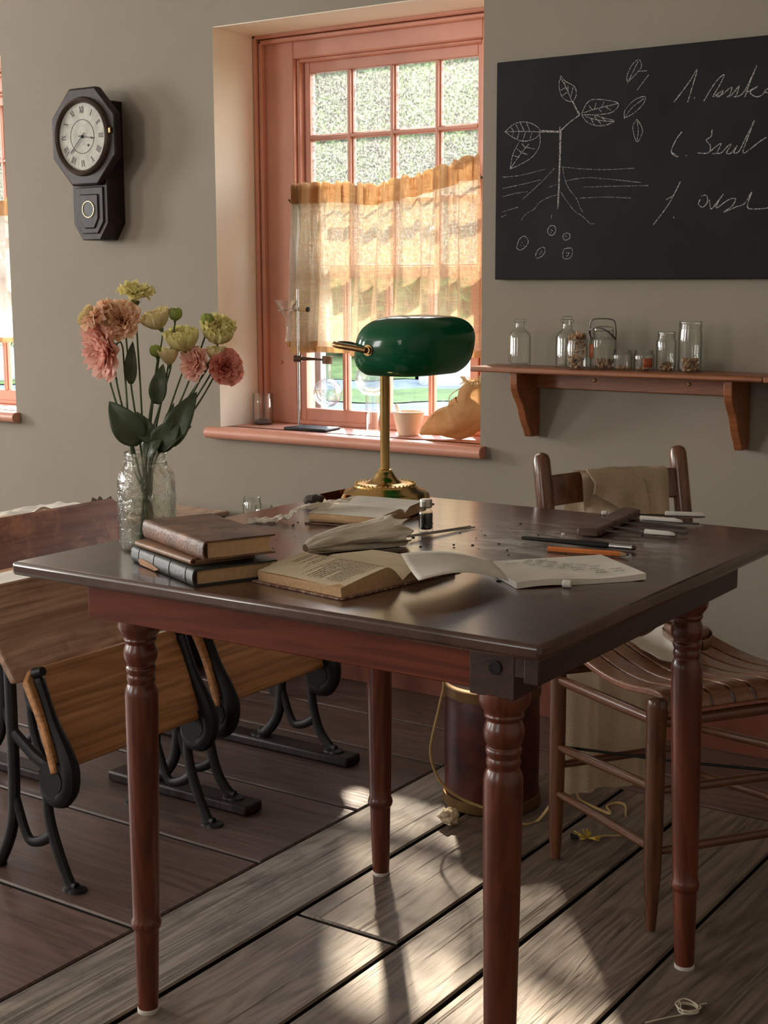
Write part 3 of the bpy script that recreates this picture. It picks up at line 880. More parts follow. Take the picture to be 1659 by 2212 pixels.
hw.build('handwriting', M['ink_pen'], pad, smooth=False)
fl = MB()
def leaf_fn(u, v):
    # hinge on the pad's short side, bowing up over the book
    a = Vector((-.947, 1.699, TZ + .012)).lerp(Vector((-1.045, 1.818, TZ + .012)), v)
    b = Vector((-1.006, 1.556, TZ + .031)).lerp(Vector((-1.113, 1.674, TZ + .036)), v)
    p = a.lerp(b, u); p.z += .010 * math.sin(u * PI) + .002 * math.sin(v * 4 + u * 3)
    return p
lf = MB().grid(leaf_fn, 16, 10)
Mi = Matrix.Rotation(-math.atan2(.154, .128), 3, 'Z')
lf.v = [Mi @ (p - Vector((-.934, 1.832, TZ))) for p in lf.v]
lf.build('folded_leaf', M['paper'], pad, solid=.0006)
ln = MB()
for i in range(17):
    v = (i + .5) / 17
    for k in range(10):
        a, b = leaf_fn(k / 10, v), leaf_fn((k + 1) / 10, v); a2, b2 = leaf_fn(k / 10, v + .004), leaf_fn((k + 1) / 10, v + .004)
        ln.add([p + Vector((0, 0, .0007)) for p in (a, b, b2, a2)], [(0, 1, 2, 3)])
ln.v = [Mi @ (p - Vector((-.934, 1.832, TZ))) for p in ln.v]
ln.build('ruled_lines', M['rule'], pad, smooth=False)

# ------------------------------------------------------------------ ledger by the lamp
lg = thing('ledger', 'open ledger with blank pages lying in front of the brass lamp base', 'book', (-1.462, 2.094, TZ), R(9))
MB().prism([(0, .003), (-.104, .003), (-.107, .010), (-.105, .0185), (-.09, .021), (-.02, .023), (0, .018)], lambda a, d, x: Vector((x, a, d)), -.072, .072).build('page_block', M['paper_old'], lg, bevel=.004)
MB().grid(lambda u, v: Vector((-.0715 + .143 * u, -.103 * v, interp(v, [0, .2, .85, 1], [.0188, .0238, .0218, .0193]))), 8, 12).build('open_page', M['paper'], lg)
MB().span((-.076, -.111, 0), (.076, 0, .003)).span((-.076, 0, 0), (.076, .02, .0025)).build('cover', M['leather'], lg, bevel=.001)
up_ = MB().prism([(.0, .010), (.02, .0195), (.098, .0205), (.101, .012), (.100, .003), (.002, .003)], lambda a, d, x: Vector((x, a, d)), -.07, .07)
up_.build('raised_pages', M['paper_old'], lg)
MB().grid(lambda u, v: Vector((-.071 + .142 * u, .003 + .096 * v, interp(v, [0, .2, .8, 1], [.0125, .0212, .0228, .0215]) + .0006 * (1 + math.sin(u * 6)))), 10, 12).build('open_page', M['paper'], lg)

# crumpled paper strip laid across the ledger
ps = thing('paper_strip', 'crumpled strip of white paper draped across the open ledger', 'paper', (-1.55, 1.97, TZ))
spine = bez([(-1.612, 1.930, TZ + .002), (-1.575, 1.950, TZ + .004), (-1.548, 1.966, TZ + .012), (-1.531, 1.984, TZ + .026), (-1.505, 2.015, TZ + .030), (-1.478, 2.062, TZ + .036)], 5)
def strip_fn(u, v):
    k = u * (len(spine) - 1); i = min(len(spine) - 2, int(k)); p = spine[i].lerp(spine[i + 1], k - i)
    w = .052 - .012 * u
    p = p + Vector((-.35, .94, 0)) * (w * (v - .4)) + Vector((0, 0, .009 * nz(u * 9, v * 4, 2) + .006 * abs(nz(u * 18, v * 9, 4))))
    p.z = max(p.z, TZ + .001)
    if u > .45: p.z = max(p.z, TZ + .0255)
    return p
MB().grid(strip_fn, 46, 16).build('paper_sheet', M['muslin'], ps, world=True)

# small copper dish on a dark stone
d = thing('stone', 'small dark lump of stone behind the ledger', 'stone', (-1.634, 2.150, TZ))
blob((0, 0, .011), .021, 3, .5).build('rough_body', plain('dark_stone', (.06, .045, .035), .8), d)
d = thing('dish', 'little red copper dish tilted beside the ledger', 'dish', (-1.613, 2.190, TZ))
Mt = Matrix.Rotation(R(-14), 3, 'Y')
MB().lathe([(.012, 0), (.014, .001), (.026, .016), (.027, .017), (.025, .0165), (.013, .003)], n=24, cap0=True, M=Mt).move(t=(0, 0, .0072)).build('bowl', M['copper'], d)

# ink bottle
k = thing('ink_bottle', 'little glass bottle of black ink with a silver screw cap', 'bottle', (-1.291, 2.019, TZ))
MB().lathe([(.0095, 0), (.0122, .0015), (.0126, .006), (.0126, .032), (.0118, .0365), (.0088, .0405), (.0088, .045)], n=28).build('glass_body', M['jar'], k)
MB().lathe([(.0098, .006), (.0114, .008), (.0115, .032), (.0108, .035)], n=24).build('ink', plain('black_ink', (.006, .004, .004), .15), k)
kp = [(.0, .058)]
cp = MB()
prof = [(.0098, .0435)] + [(.0108 + .0004 * (i % 2), .0445 + i * .0015) for i in range(8)] + [(.0104, .0575), (.009, .0582)]
cp.lathe(prof, n=28).build('screw_cap', M['tin_lid'], k, bevel=0)

# rolled handkerchief and needles
hk = thing('handkerchief', 'rolled cream handkerchief lying behind the open book', 'handkerchief', (-1.3, 1.82, TZ))
ax = bez([(-1.348, 1.752, TZ + .008), (-1.330, 1.790, TZ + .013), (-1.300, 1.850, TZ + .018), (-1.272, 1.902, TZ + .022)], 6)
def roll(u, v):
    k_ = u * (len(ax) - 1); i = min(len(ax) - 2, int(k_)); p = ax[i].lerp(ax[i + 1], k_ - i)
    r = interp(u, [0, .1, .5, 1], [.008, .016, .022, .029])
    a = v * 2 * PI
    q = Vector((.88, -.42, 0)) * math.cos(a) * r * 1.35 + Vector((0, 0, 1)) * math.sin(a) * r * .82
    w = 1 + .22 * nz(math.cos(a) * 2, math.sin(a) * 2, u * 3.5) + .30 * (abs(math.sin(a * 3 + u * 2.2 + 1.5 * nz(u * 2, math.cos(a), 1))) - .5) * (.35 + u) + .08 * nz(math.cos(a) * 6, math.sin(a) * 6, u * 8)
    p = p + q * w
    if u > .9: p += Vector((.42, .88, 0)) * .010 * math.sin(a * 7)
    p.z = max(p.z, TZ + .0012)
    return p
MB().grid(roll, 48, 84).build('rolled_cloth', M['muslin'], hk, world=True, solid=.001)
for i, (a, b, lab) in enumerate((((-1.285, 1.893, .0085), (-1.2515, 2.104, .0022), 'thin steel needle sticking out of the handkerchief, the one nearer the ink bottle'),
                                 ((-1.279, 1.889, .0085), (-1.2405, 2.100, .0022), 'thin steel needle sticking out of the handkerchief, the one farther from the ink bottle'))):
    a = Vector((a[0], a[1], TZ + a[2])); b = Vector((b[0], b[1], TZ + b[2]))
    tag(MB().tube([a, a.lerp(b, .5), b], .0013, 8).build('needle', M['steel'], loc=(b.x, b.y, TZ)), lab, 'needle', 'needles in the handkerchief')

# brush, pencil
def rod_thing(name, label, cat, a, b, parts, group=None):
    a, b = Vector((*a, 0)), Vector((*b, 0))
    L = (b - a).length
    t = thing(name, label, cat, (a.x, a.y, TZ), math.atan2(b.y - a.y, b.x - a.x), group)
    for nm, mat, prof in parts:
        Mx = Matrix.Rotation(R(90), 3, 'Y')
        mb_ = MB().lathe([(r, x * L) for x, r in prof], n=14 if name != 'pencil' else 6, M=Mx)
        zr = max(r for _, _, pr in parts for _, r in pr)
        mb_.move(t=(0, 0, zr + .0003)).build(nm, mat, t)
    return t
rod_thing('paintbrush', 'black-handled brush with a steel ferrule lying beside the orange pencil', 'brush', (-1.112, 2.036), (-.915, 2.056),
          [('handle', M['black'], [(0, .0022), (.02, .0032), (.3, .0036), (.66, .0056), (.74, .0052), (.78, .0042)]), ('ferrule', M['steel'], [(.775, .0044), (.97, .0042)]), ('bristles', M['wire'], [(.965, .004), (.99, .0036), (1.0, .002)])])
rod_thing('pencil', 'orange pencil with a dark point beside the notepad', 'pencil', (-1.032, 1.976), (-.902, 2.002),
          [('body', M['pencil'], [(0, .0042), (.005, .0046), (.885, .0046)]), ('cut_wood', plain('cut_pencil_wood', (.5, .32, .18), .7), [(.885, .0045), (.965, .0018)]), ('lead', M['black'], [(.965, .0018), (1.0, .0004)])])
pt = MB()
rs = random.Random(2)

# five-line staff liner: wooden handle with wire holders for chalk
st = thing('staff_liner', 'wooden chalk liner with wire holders lying at the far corner of the table', 'chalk holder', (-1.05, 2.24, TZ), math.atan2(.238, -.03) - R(90))
hd = MB()
P = lambda x, y, z=0: Vector((x, y, TZ + z))
poly = [(-1.053, 2.121), (-1.018, 2.131), (-1.044, 2.362), (-1.084, 2.376)]
hb = MB().prism(poly, lambda a, b, z: Vector((a, b, TZ + z)), .002, .016)
Ms = Matrix.Rotation(-(math.atan2(.238, -.03) - R(90)), 3, 'Z')
def to_st(m): m.v = [Ms @ (p - Vector((-1.05, 2.24, TZ))) for p in m.v]; return m
to_st(hb).build('handle', M['grey_wood'], st, bevel=.003)
wires = [((-1.043, 2.345), (-.945, 2.404)), ((-1.039, 2.296), (-.925, 2.325)), ((-1.034, 2.25), (-.928, 2.275)), ((-1.03, 2.2), (-.905, 2.225)), ((-1.025, 2.16), (-.91, 2.190))]
for a, b in wires:
    w = MB()
    a = P(*a, .009); b = P(*b, .006)
    d = (b - a); nn = Vector((-d.y, d.x, 0)).normalized() * .0055
    w.tube(bez([a + nn * .3, a.lerp(b, .4) + nn, b + nn * .9, b + d.normalized() * .004, b - nn * .9, a.lerp(b, .4) - nn, a - nn * .3], 5), .0011, 6)
    to_st(w).build('wire_holder', M['wire'], st)
for (a, b, lab) in (((-1.000, 2.372), (-.938, 2.408), 'white chalk in the wire holder farthest from the pencil'), ((-1.018, 2.3015), (-.945, 2.32), 'white chalk in the middle of the wire chalk holders'), ((-.955, 2.1785), (-.905, 2.1915), 'short white chalk in the wire holder nearest the pencil')):
    a = P(*a, .0098); b = P(*b, .0078)
    m = MB(); d = (b - a).normalized()
    m.tube([a, a + d * .002, b - d * .012, b - d * .003, b], [.0052, .0056, .0056, .004, .0015], 14)
    tag(m.build('chalk_stick', M['chalk'], loc=(a.x, a.y, TZ)), lab, 'chalk', 'chalk in the wire holder')
for (x, y, r, lab) in ((-.884, 1.752, .0058, 'white chalk stub lying on the table beside the notepad'), (-1.112, 2.352, .0045, 'cream crumb of chalk at the back edge of the table'), (-1.078, 2.119, .0026, 'tiny chalk chip near the black brush')):
    m = MB().tube([Vector((x - r * .9, y, TZ + r)), Vector((x - r * .7, y, TZ + r)), Vector((x + r * .8, y + r * .5, TZ + r)), Vector((x + r * 1.1, y + r * .6, TZ + r))], [r * .8, r, r * .95, r * .5], 12)
    tag(m.build('chalk_bit', M['chalk'], loc=(x, y, TZ)), lab, 'chalk')
cr = MB()
rs = random.Random(9)
for _ in range(70):
    x, y = rs.uniform(-1.55, -.95), rs.uniform(1.72, 2.32)
    r = rs.uniform(.0006, .0017)
    cr.box((x, y, TZ + r * .6), (r * 2 * rs.uniform(.6, 2.2), r * 1.6, r), rot_z(rs.random() * 6))
tag(cr.build('crumbs', M['black'], loc=(-1.25, 2.0, TZ), smooth=False), 'dark eraser crumbs scattered over the tabletop', 'crumbs', kind='stuff')

# ------------------------------------------------------------------ banker's lamp
LX, LY = -1.556, 2.283
lamp = thing('desk_lamp', 'brass banker lamp with a green glass shade on the far corner of the table', 'lamp', (LX, LY, TZ))
MB().lathe([(.078, 0), (.088, .002), (.0895, .008), (.087, .014), (.080, .0195), (.068, .0235), (.064, .0275), (.0615, .0285), (.060, .0320), (.056, .0335), (.050, .034), (.044, .0338), (.034, .0362), (.026, .041), (.020, .049), (.0165, .055), (.0145, .057), (.0145, .061), (.0095, .063)], n=64).build('base', M['brass'], lamp)
bd = MB()
for i in range(40):
    a = i / 40 * 2 * PI
    bd.lathe([(.0015, -.0022), (.0026, 0), (.0015, .0022)], (.0588 * math.cos(a), .0588 * math.sin(a), .0335), 6)
bd.build('beaded_ring', M['brass'], lamp)
MB().lathe([(.0095, .06), (.0095, .296), (.0105, .298), (.0105, .306), (.006, .309)], n=24).build('stem', M['brass'], lamp)
sh = MB()
ca, cb, cc = .086, .124, .0595
cz = 1.066 - TZ
def sup(t, e): return (abs(t) ** e) * (1 if t >= 0 else -1)
rings = []
nA, nB = 28, 40
lowt = math.asin(max(-1, sup(-.050 / cc, 1 / .72)))
for i in range(nA + 1):
    la = lowt + (PI / 2 - lowt) * i / nA
    rr = []
    for k in range(nB):
        th = 2 * PI * k / nB
        r_ = max(1e-4, sup(math.cos(la), .58))
        x = ca * r_ * sup(math.cos(th), .6); y = cb * r_ * sup(math.sin(th), .6); z = cc * sup(math.sin(la), .72)
        x += .010 * (z / cc)
        rr.append(Vector((.072 + x, y, cz + z)))
    rings.append(rr)
sh.ring(rings, True, False, True)
sho = sh.build('lamp_shade', M['shade'], lamp, solid=.003)
br = MB()
for yy in (-1, 1):
    jy = yy * .119
    br.tube([Vector((.048, jy * .96, cz - .002)), Vector((.048, jy * 1.07, cz - .002))], .0105, 16)
    br.tube([Vector((.048, jy * 1.05, cz - .002)), Vector((.048, jy * 1.10, cz - .002))], .0075, 16)
br.build('shade_knobs', M['brass_dk'], lamp)
pb = bez([(.048, -.131, cz - .002), (.02, -.133, cz + .002), (-.015, -.134, cz + .006), (-.026, -.125, cz + .008), (-.027, -.08, cz + .006), (-.02, -.02, cz - .01), (0, 0, cz - .012), (-.02, .02, cz - .01), (-.027, .08, cz + .006), (-.026, .125, cz + .008), (-.015, .134, cz + .006), (.048, .131, cz - .002)], 4)
MB().tube(pb, .0058, 12).build('bracket', M['brass_dk'], lamp)
MB().tube([Vector((.062, .02, cz - .045)), Vector((.062, .02, cz - .064))], .0035, 8).build('switch_knob', M['black'], lamp)
cd_pts = [(LX - .03, LY + .083, TZ + .004), (LX - .03, LY + .105, TZ + .003), (-1.585, 2.40, .66), (-1.56, 2.47, .45), (-1.553, 2.501, .343), (-1.5594, 2.4967, .2873), (-1.5725, 2.4877, .2143), (-1.5757, 2.4855, .1723), (-1.5656, 2.4924, .1279), (-1.5463, 2.5056, .095), (-1.5168, 2.5257, .0694), (-1.479, 2.5516, .0501), (-1.4411, 2.5774, .03), (-1.415, 2.62, .004),
          (-1.4008, 2.6597, .0035), (-1.375, 2.69, .05), (-1.4, 2.78, .03), (-1.46, 2.85, .0035), (-1.4487, 2.918, .0035), (-1.3866, 2.8306, .0035), (-1.3448, 2.8057, .0035), (-1.2848, 2.7843, .0035), (-1.31, 2.82, .0035), (-1.3026, 2.8516, .0035), (-1.2788, 2.8501, .0035), (-1.2506, 2.7939, .0035)]
MB().tube(bez(cd_pts, 8), .0034, 8, sq=.75).build('power_cord', M['cord'], lamp, world=True)
CH={
'stem': [[(-1.7314,1.5837),(-1.731,1.5132),(-1.7323,1.4448),(-1.7341,1.3758)],[(-1.728,1.5721),(-1.7289,1.5131),(-1.7302,1.4447),(-1.7326,1.3804)],[(-1.7311,1.5714),(-1.7864,1.5765)],[(-1.7337,1.5698),(-1.7864,1.5733)],[(-1.7301,1.5723),(-1.7056,1.5911),(-1.6751,1.6093)],[(-1.6751,1.6093),(-1.6857,1.6257),(-1.6963,1.643)],[(-1.6793,1.6118),(-1.691,1.6328)]] ,
'leaf': [[(-1.8942,1.5798),(-1.8645,1.5988),(-1.8322,1.6014),(-1.8026,1.5903),(-1.788,1.5734),(-1.8047,1.5575),(-1.8368,1.5524),(-1.864,1.5618),(-1.8942,1.5798)],[(-1.8942,1.5798),(-1.8426,1.5781),(-1.788,1.5734)],[(-1.867,1.5795),(-1.8753,1.5902)],[(-1.8507,1.5786),(-1.8618,1.5986)],[(-1.8345,1.5771),(-1.8483,1.6005)],[(-1.8184,1.5762),(-1.8295,1.5998)],[(-1.867,1.5782),(-1.8722,1.5669)],[(-1.8507,1.5767),(-1.8559,1.5604)],[(-1.8318,1.5756),(-1.8395,1.5535)],[(-1.813,1.5736),(-1.8181,1.5555)],[(-1.7889,1.5666),(-1.7895,1.5392),(-1.8093,1.5126),(-1.8414,1.4957),(-1.8766,1.4834)],[(-1.8766,1.4834),(-1.8689,1.5203),(-1.8503,1.5518)],[(-1.8766,1.4834),(-1.8471,1.5192),(-1.8206,1.5455)],[(-1.8497,1.5124),(-1.8688,1.518)],[(-1.8418,1.5235),(-1.8593,1.536)],[(-1.8312,1.5345),(-1.8421,1.5467)],[(-1.8418,1.5235),(-1.8255,1.5181)],[(-1.8285,1.5367),(-1.8032,1.5307)],[(-1.7313,1.7097),(-1.736,1.6854),(-1.725,1.6554),(-1.6989,1.6432),(-1.6864,1.6593),(-1.692,1.6798),(-1.718,1.6952),(-1.7313,1.7097)],[(-1.7311,1.703),(-1.7151,1.6793),(-1.6989,1.6446)],[(-1.7177,1.6795),(-1.7305,1.6738)],[(-1.7123,1.6679),(-1.7251,1.6599)],[(-1.7096,1.6632),(-1.7101,1.6834)],[(-1.7017,1.6537),(-1.6961,1.6779)],[(-1.715,1.6748),(-1.7206,1.6932)],[(-1.67,1.6112),(-1.6553,1.637),(-1.6302,1.6441),(-1.57,1.631),(-1.5843,1.6099),(-1.6243,1.606),(-1.67,1.609)],[(-1.665,1.6131),(-1.6347,1.62),(-1.57,1.6297)],[(-1.6347,1.62),(-1.63,1.6352)],[(-1.6146,1.6231),(-1.6075,1.6367)],[(-1.6397,1.6181),(-1.6501,1.63)],[(-1.6246,1.6215),(-1.6144,1.612)],[(-1.6046,1.6246),(-1.5894,1.6147)],[(-1.6689,1.6067),(-1.6543,1.5901),(-1.6287,1.5796),(-1.6035,1.5789),(-1.5788,1.5875),(-1.6039,1.5958),(-1.6394,1.607)],[(-1.6597,1.6038),(-1.6239,1.5926),(-1.5812,1.5863)],[(-1.6443,1.5984),(-1.6338,1.5821)],[(-1.6239,1.5917),(-1.6136,1.5808)],[(-1.6343,1.6022),(-1.6265,1.5937)],[(-1.614,1.5986),(-1.6038,1.5904)]] ,
'pods': [[(-1.5441,1.675),(-1.5471,1.6927),(-1.5356,1.7178),(-1.5165,1.7313),(-1.5088,1.7134),(-1.5252,1.6952),(-1.5443,1.6794)],[(-1.5419,1.6836),(-1.5303,1.7043),(-1.5179,1.7271)],[(-1.5181,1.7033),(-1.494,1.7022)],[(-1.4889,1.6923),(-1.5193,1.6579)],[(-1.5517,1.5924),(-1.5498,1.612),(-1.5259,1.6344),(-1.497,1.641),(-1.5013,1.624),(-1.525,1.6038),(-1.5517,1.5924)],[(-1.5503,1.5945),(-1.5303,1.6173),(-1.4993,1.6369)],[(-1.5173,1.588),(-1.528,1.5689),(-1.5157,1.5331),(-1.5017,1.5542),(-1.5056,1.5719),(-1.5173,1.588)],[(-1.5157,1.5835),(-1.513,1.5592),(-1.5149,1.5374)]] ,
'roots': [[(-1.7451,1.4797),(-1.7763,1.4512),(-1.8132,1.4225),(-1.84,1.4025)],[(-1.7333,1.4127),(-1.7648,1.4046),(-1.7912,1.3915),(-1.8017,1.3779),(-1.8285,1.3647),(-1.8408,1.35)],[(-1.7271,1.4193),(-1.7067,1.3934),(-1.6854,1.3698),(-1.6591,1.353),(-1.6408,1.3366),(-1.6279,1.3353)],[(-1.7215,1.4809),(-1.7157,1.4532),(-1.7021,1.4253),(-1.6809,1.4017),(-1.67,1.3785),(-1.662,1.3668)],[(-1.8983,1.4633),(-1.8463,1.4657),(-1.7714,1.4786)],[(-1.8979,1.4341),(-1.8406,1.4422),(-1.7816,1.4523)],[(-1.9004,1.4116),(-1.862,1.4196),(-1.824,1.4229)],[(-1.8999,1.3724),(-1.8506,1.3841)],[(-1.9025,1.3596),(-1.886,1.3653)],[(-1.7241,1.4819),(-1.6618,1.4736),(-1.5907,1.469),(-1.5212,1.4694)],[(-1.7104,1.4462),(-1.6562,1.4516),(-1.5952,1.4459),(-1.5006,1.4331)],[(-1.6705,1.4013),(-1.5991,1.4011),(-1.529,1.3964)],[(-1.6608,1.4282),(-1.5796,1.4273),(-1.4809,1.4248)],[(-1.7285,1.44),(-1.76,1.4321)],[(-1.7508,1.3625),(-1.7521,1.3486)]] ,
'seeds': [[(-1.8545,1.2781),(-1.8466,1.2992),(-1.8304,1.3083),(-1.8193,1.294),(-1.8272,1.28),(-1.8435,1.2717),(-1.8545,1.2781)],[(-1.7633,1.321),(-1.7555,1.3324),(-1.7423,1.3321),(-1.7383,1.3204),(-1.7471,1.309),(-1.7589,1.3116),(-1.7633,1.321)],[(-1.718,1.3061),(-1.7103,1.3129),(-1.6971,1.3103),(-1.6995,1.2988),(-1.7126,1.2958),(-1.718,1.3061)],[(-1.7971,1.2584),(-1.7892,1.2724),(-1.7732,1.2782),(-1.7687,1.2674),(-1.7782,1.2549),(-1.7942,1.2503),(-1.7971,1.2584)],[(-1.7171,1.2597),(-1.7121,1.2726),(-1.6912,1.2742),(-1.6893,1.2593),(-1.6985,1.2479),(-1.7143,1.2494),(-1.7171,1.2597)],[(-1.8383,1.292),(-1.8372,1.2896)],[(-1.8318,1.2966),(-1.8296,1.2951)],[(-1.8437,1.285),(-1.8414,1.2831)],[(-1.8327,1.2848),(-1.8316,1.2829)],[(-1.7527,1.3231),(-1.7473,1.3197)],[(-1.7552,1.3171),(-1.7515,1.3161)],[(-1.7101,1.306),(-1.7059,1.3049)],[(-1.7864,1.2629),(-1.7809,1.2605)],[(-1.7811,1.269),(-1.7773,1.2652)],[(-1.7067,1.2642),(-1.704,1.2619)],[(-1.6988,1.2641),(-1.7008,1.2586)],[(-1.7065,1.2549),(-1.6986,1.2558)]] ,
'text': [[(-1.42,1.6226),(-1.3974,1.6487),(-1.3795,1.6707),(-1.3628,1.6956),(-1.3743,1.6533),(-1.3848,1.6192)],[(-1.3688,1.6296),(-1.366,1.6272)],[(-1.3431,1.6192),(-1.3279,1.6435),(-1.3114,1.6653),(-1.2937,1.6773),(-1.3076,1.6483),(-1.3205,1.6282),(-1.3026,1.6374),(-1.2951,1.641),(-1.3045,1.627),(-1.3138,1.631),(-1.3001,1.63),(-1.2825,1.6422),(-1.2736,1.6457),(-1.2797,1.6273),(-1.2864,1.6257)],[(-1.2773,1.625),(-1.2644,1.6387),(-1.2558,1.6485),(-1.2617,1.6281),(-1.2674,1.6235),(-1.2505,1.6272),(-1.2378,1.6429),(-1.2142,1.6915),(-1.2294,1.6547),(-1.2413,1.6203)],[(-1.2395,1.6306),(-1.22,1.6395),(-1.2113,1.643),(-1.2285,1.6318),(-1.2148,1.6205),(-1.1995,1.6227),(-1.1912,1.6332),(-1.1848,1.6368),(-1.1932,1.6305),(-1.1848,1.6265)],[(-1.3974,1.5502),(-1.4124,1.5316),(-1.4234,1.5062),(-1.4159,1.495),(-1.4054,1.4914),(-1.4209,1.5018)],[(-1.3852,1.4943),(-1.3823,1.492)],[(-1.32,1.5519),(-1.3217,1.535),(-1.3338,1.5272),(-1.3232,1.5138),(-1.3272,1.4969),(-1.3549,1.4975)],[(-1.3272,1.4969),(-1.3048,1.5128),(-1.2958,1.5165),(-1.3065,1.4958),(-1.3179,1.4943),(-1.295,1.4952),(-1.2775,1.5113),(-1.2707,1.513),(-1.2813,1.4945),(-1.27,1.4931),(-1.2548,1.5101),(-1.2632,1.4936),(-1.2498,1.4971),(-1.2333,1.5299),(-1.2147,1.5656),(-1.2288,1.5296),(-1.2407,1.4924),(-1.2231,1.4999),(-1.2016,1.5155),(-1.1844,1.525)],[(-1.3972,1.4311),(-1.4128,1.4012),(-1.431,1.3711),(-1.4658,1.3287)],[(-1.4339,1.3887),(-1.4175,1.3969)],[(-1.4134,1.3468),(-1.4105,1.3441)],[(-1.3441,1.3879),(-1.3483,1.375),(-1.3364,1.3681),(-1.3253,1.3807),(-1.3291,1.396),(-1.342,1.3943)],[(-1.3208,1.3849),(-1.3154,1.3631),(-1.2999,1.3799),(-1.2845,1.3987),(-1.2976,1.3798),(-1.3016,1.3649),(-1.2725,1.3833),(-1.2544,1.3848),(-1.2629,1.368),(-1.2829,1.3544),(-1.2537,1.3656),(-1.2314,1.3734),(-1.2146,1.4004),(-1.2244,1.3646),(-1.1996,1.3596),(-1.1735,1.361)]] ,
}

# ------------------------------------------------------------------ flowers in the jar
JX, JY = -1.587, 1.643
jar = thing('mason_jar', 'large embossed glass jar of water holding the flowers beside the book stack', 'jar', (JX, JY, TZ))
outer = [(.036, .0), (.042, .003), (.0455, .012), (.0465, .03), (.0465, .112), (.0445, .124), (.038, .133), (.0345, .137), (.0345, .142), (.0365, .144), (.0345, .147), (.0362, .150), (.034, .153), (.0352, .157), (.034, .159)]
inner = [(.0315, .158), (.0318, .137), (.0355, .131), (.0418, .122), (.0435, .110), (.0435, .014), (.038, .006)]
MB().lathe(outer + inner, n=44, cap0=True, cap1=True).build('glass_body', M['mason'], jar)
em = MB()
rs = random.Random(3)
for k in range(26):           # raised scroll lettering band moulded in the glass
    a = R(150 + k * 12); zc = .045 + .055 * ((k * 7) % 10) / 10
    pts = [Vector(((.0467) * math.cos(a + q * .035), .0467 * math.sin(a + q * .035), zc + .006 * math.sin(q * 1.7 + k))) for q in range(6)]
    em.tube(pts, .0011, 6)
em.build('embossing', M['mason'], jar)
wt = MB().lathe([(.037, .0068), (.043, .015), (.0431, .083), (.040, .0835)], n=36).build('water', M['water'])
wt.location = (JX, JY, TZ)
tag(wt, 'clear water in the flower jar', 'water')

def frame(axis):
    a = Vector(axis).normalized()
    u = a.orthogonal().normalized(); w = a.cross(u)
    return Matrix((u, w, a)).transposed()

def bloom(mb, base, axis, size, layers, seed, ruffle=.09):
    Fm = frame(axis); rs = random.Random(seed); base = Vector(base)
    for n, tha, th, L, wd in layers:
        off = rs.random() * 6
        for k in range(n):
            phi = off + 2 * PI * k / n + rs.uniform(-.15, .15)
            p1, p2, p3 = rs.random() * 6, rs.random() * 6, rs.random() * 6
            the = R(th + rs.uniform(-9, 9)); th0 = R(tha)
            Lk = L * size * rs.uniform(.9, 1.1); W = wd * size
            nu, nv = 10, 7
            prof = []; rho = .06 * size; z = 0
            for j in range(nv + 1):
                prof.append((rho, z)); t = (j + .5) / nv
                a = th0 + (the - th0) * t ** 1.1
                rho += math.sin(a) * Lk / nv; z += math.cos(a) * Lk / nv
            def fn(u, v):
                j = min(nv - 1, int(v * nv)); q = v * nv - j
                r0 = prof[j][0] + (prof[j + 1][0] - prof[j][0]) * q; z0 = prof[j][1] + (prof[j + 1][1] - prof[j][1]) * q
                s = u * 2 - 1
                w = W * (.25 + .75 * math.sin(PI * min(1, .1 + .62 * v)))
                ang = phi + s * w / max(r0, .42 * size)
                rf = ruffle * size * v * v * (math.sin(s * 5.5 + p1) + .6 * math.sin(s * 11 + p2))
                ext = 1 + .0 * s
                rr = r0 + rf * math.cos(the); zz = z0 + rf * math.sin(the) - .10 * size * s * s * v + .05 * size * v * math.sin(s * 13 + p3)
                return base + Fm @ Vector((rr * math.cos(ang), rr * math.sin(ang), zz))
            f0 = len(mb.f)
            mb.grid(fn, nu, nv)
            for j in range(nv):
                for i in range(nu): mb.rnd[f0 + j * nu + i] = .05 + .95 * (j + .5) / nv
OPEN = [(6, 12, 100, 1.08, .62), (6, 12, 84, 1.05, .6), (6, 12, 64, 1.0, .58), (6, 12, 46, .95, .55), (6, 10, 30, .88, .5), (5, 8, 14, .8, .4)]
HALF = [(6, 74, -4, 1.5, .62), (6, 70, -8, 1.48, .58), (6, 62, -8, 1.42, .52), (5, 50, -6, 1.36, .46), (5, 36, -4, 1.28, .4), (4, 20, 0, 1.15, .3)]
WIDE = [(6, 44, 80, 1.3, .7), (6, 40, 64, 1.26, .68), (6, 34, 50, 1.2, .62), (6, 26, 38, 1.1, .55), (5, 18, 26, 1.0, .46), (4, 10, 12, .9, .36)]
BUD = [(5, 74, -40, 1.5, .6), (5, 70, -42, 1.45, .55), (4, 60, -30, 1.35, .45)]
CUP = [(5, 50, 8, 1.6, .62), (5, 46, 4, 1.55, .55), (5, 38, 0, 1.45, .45)]

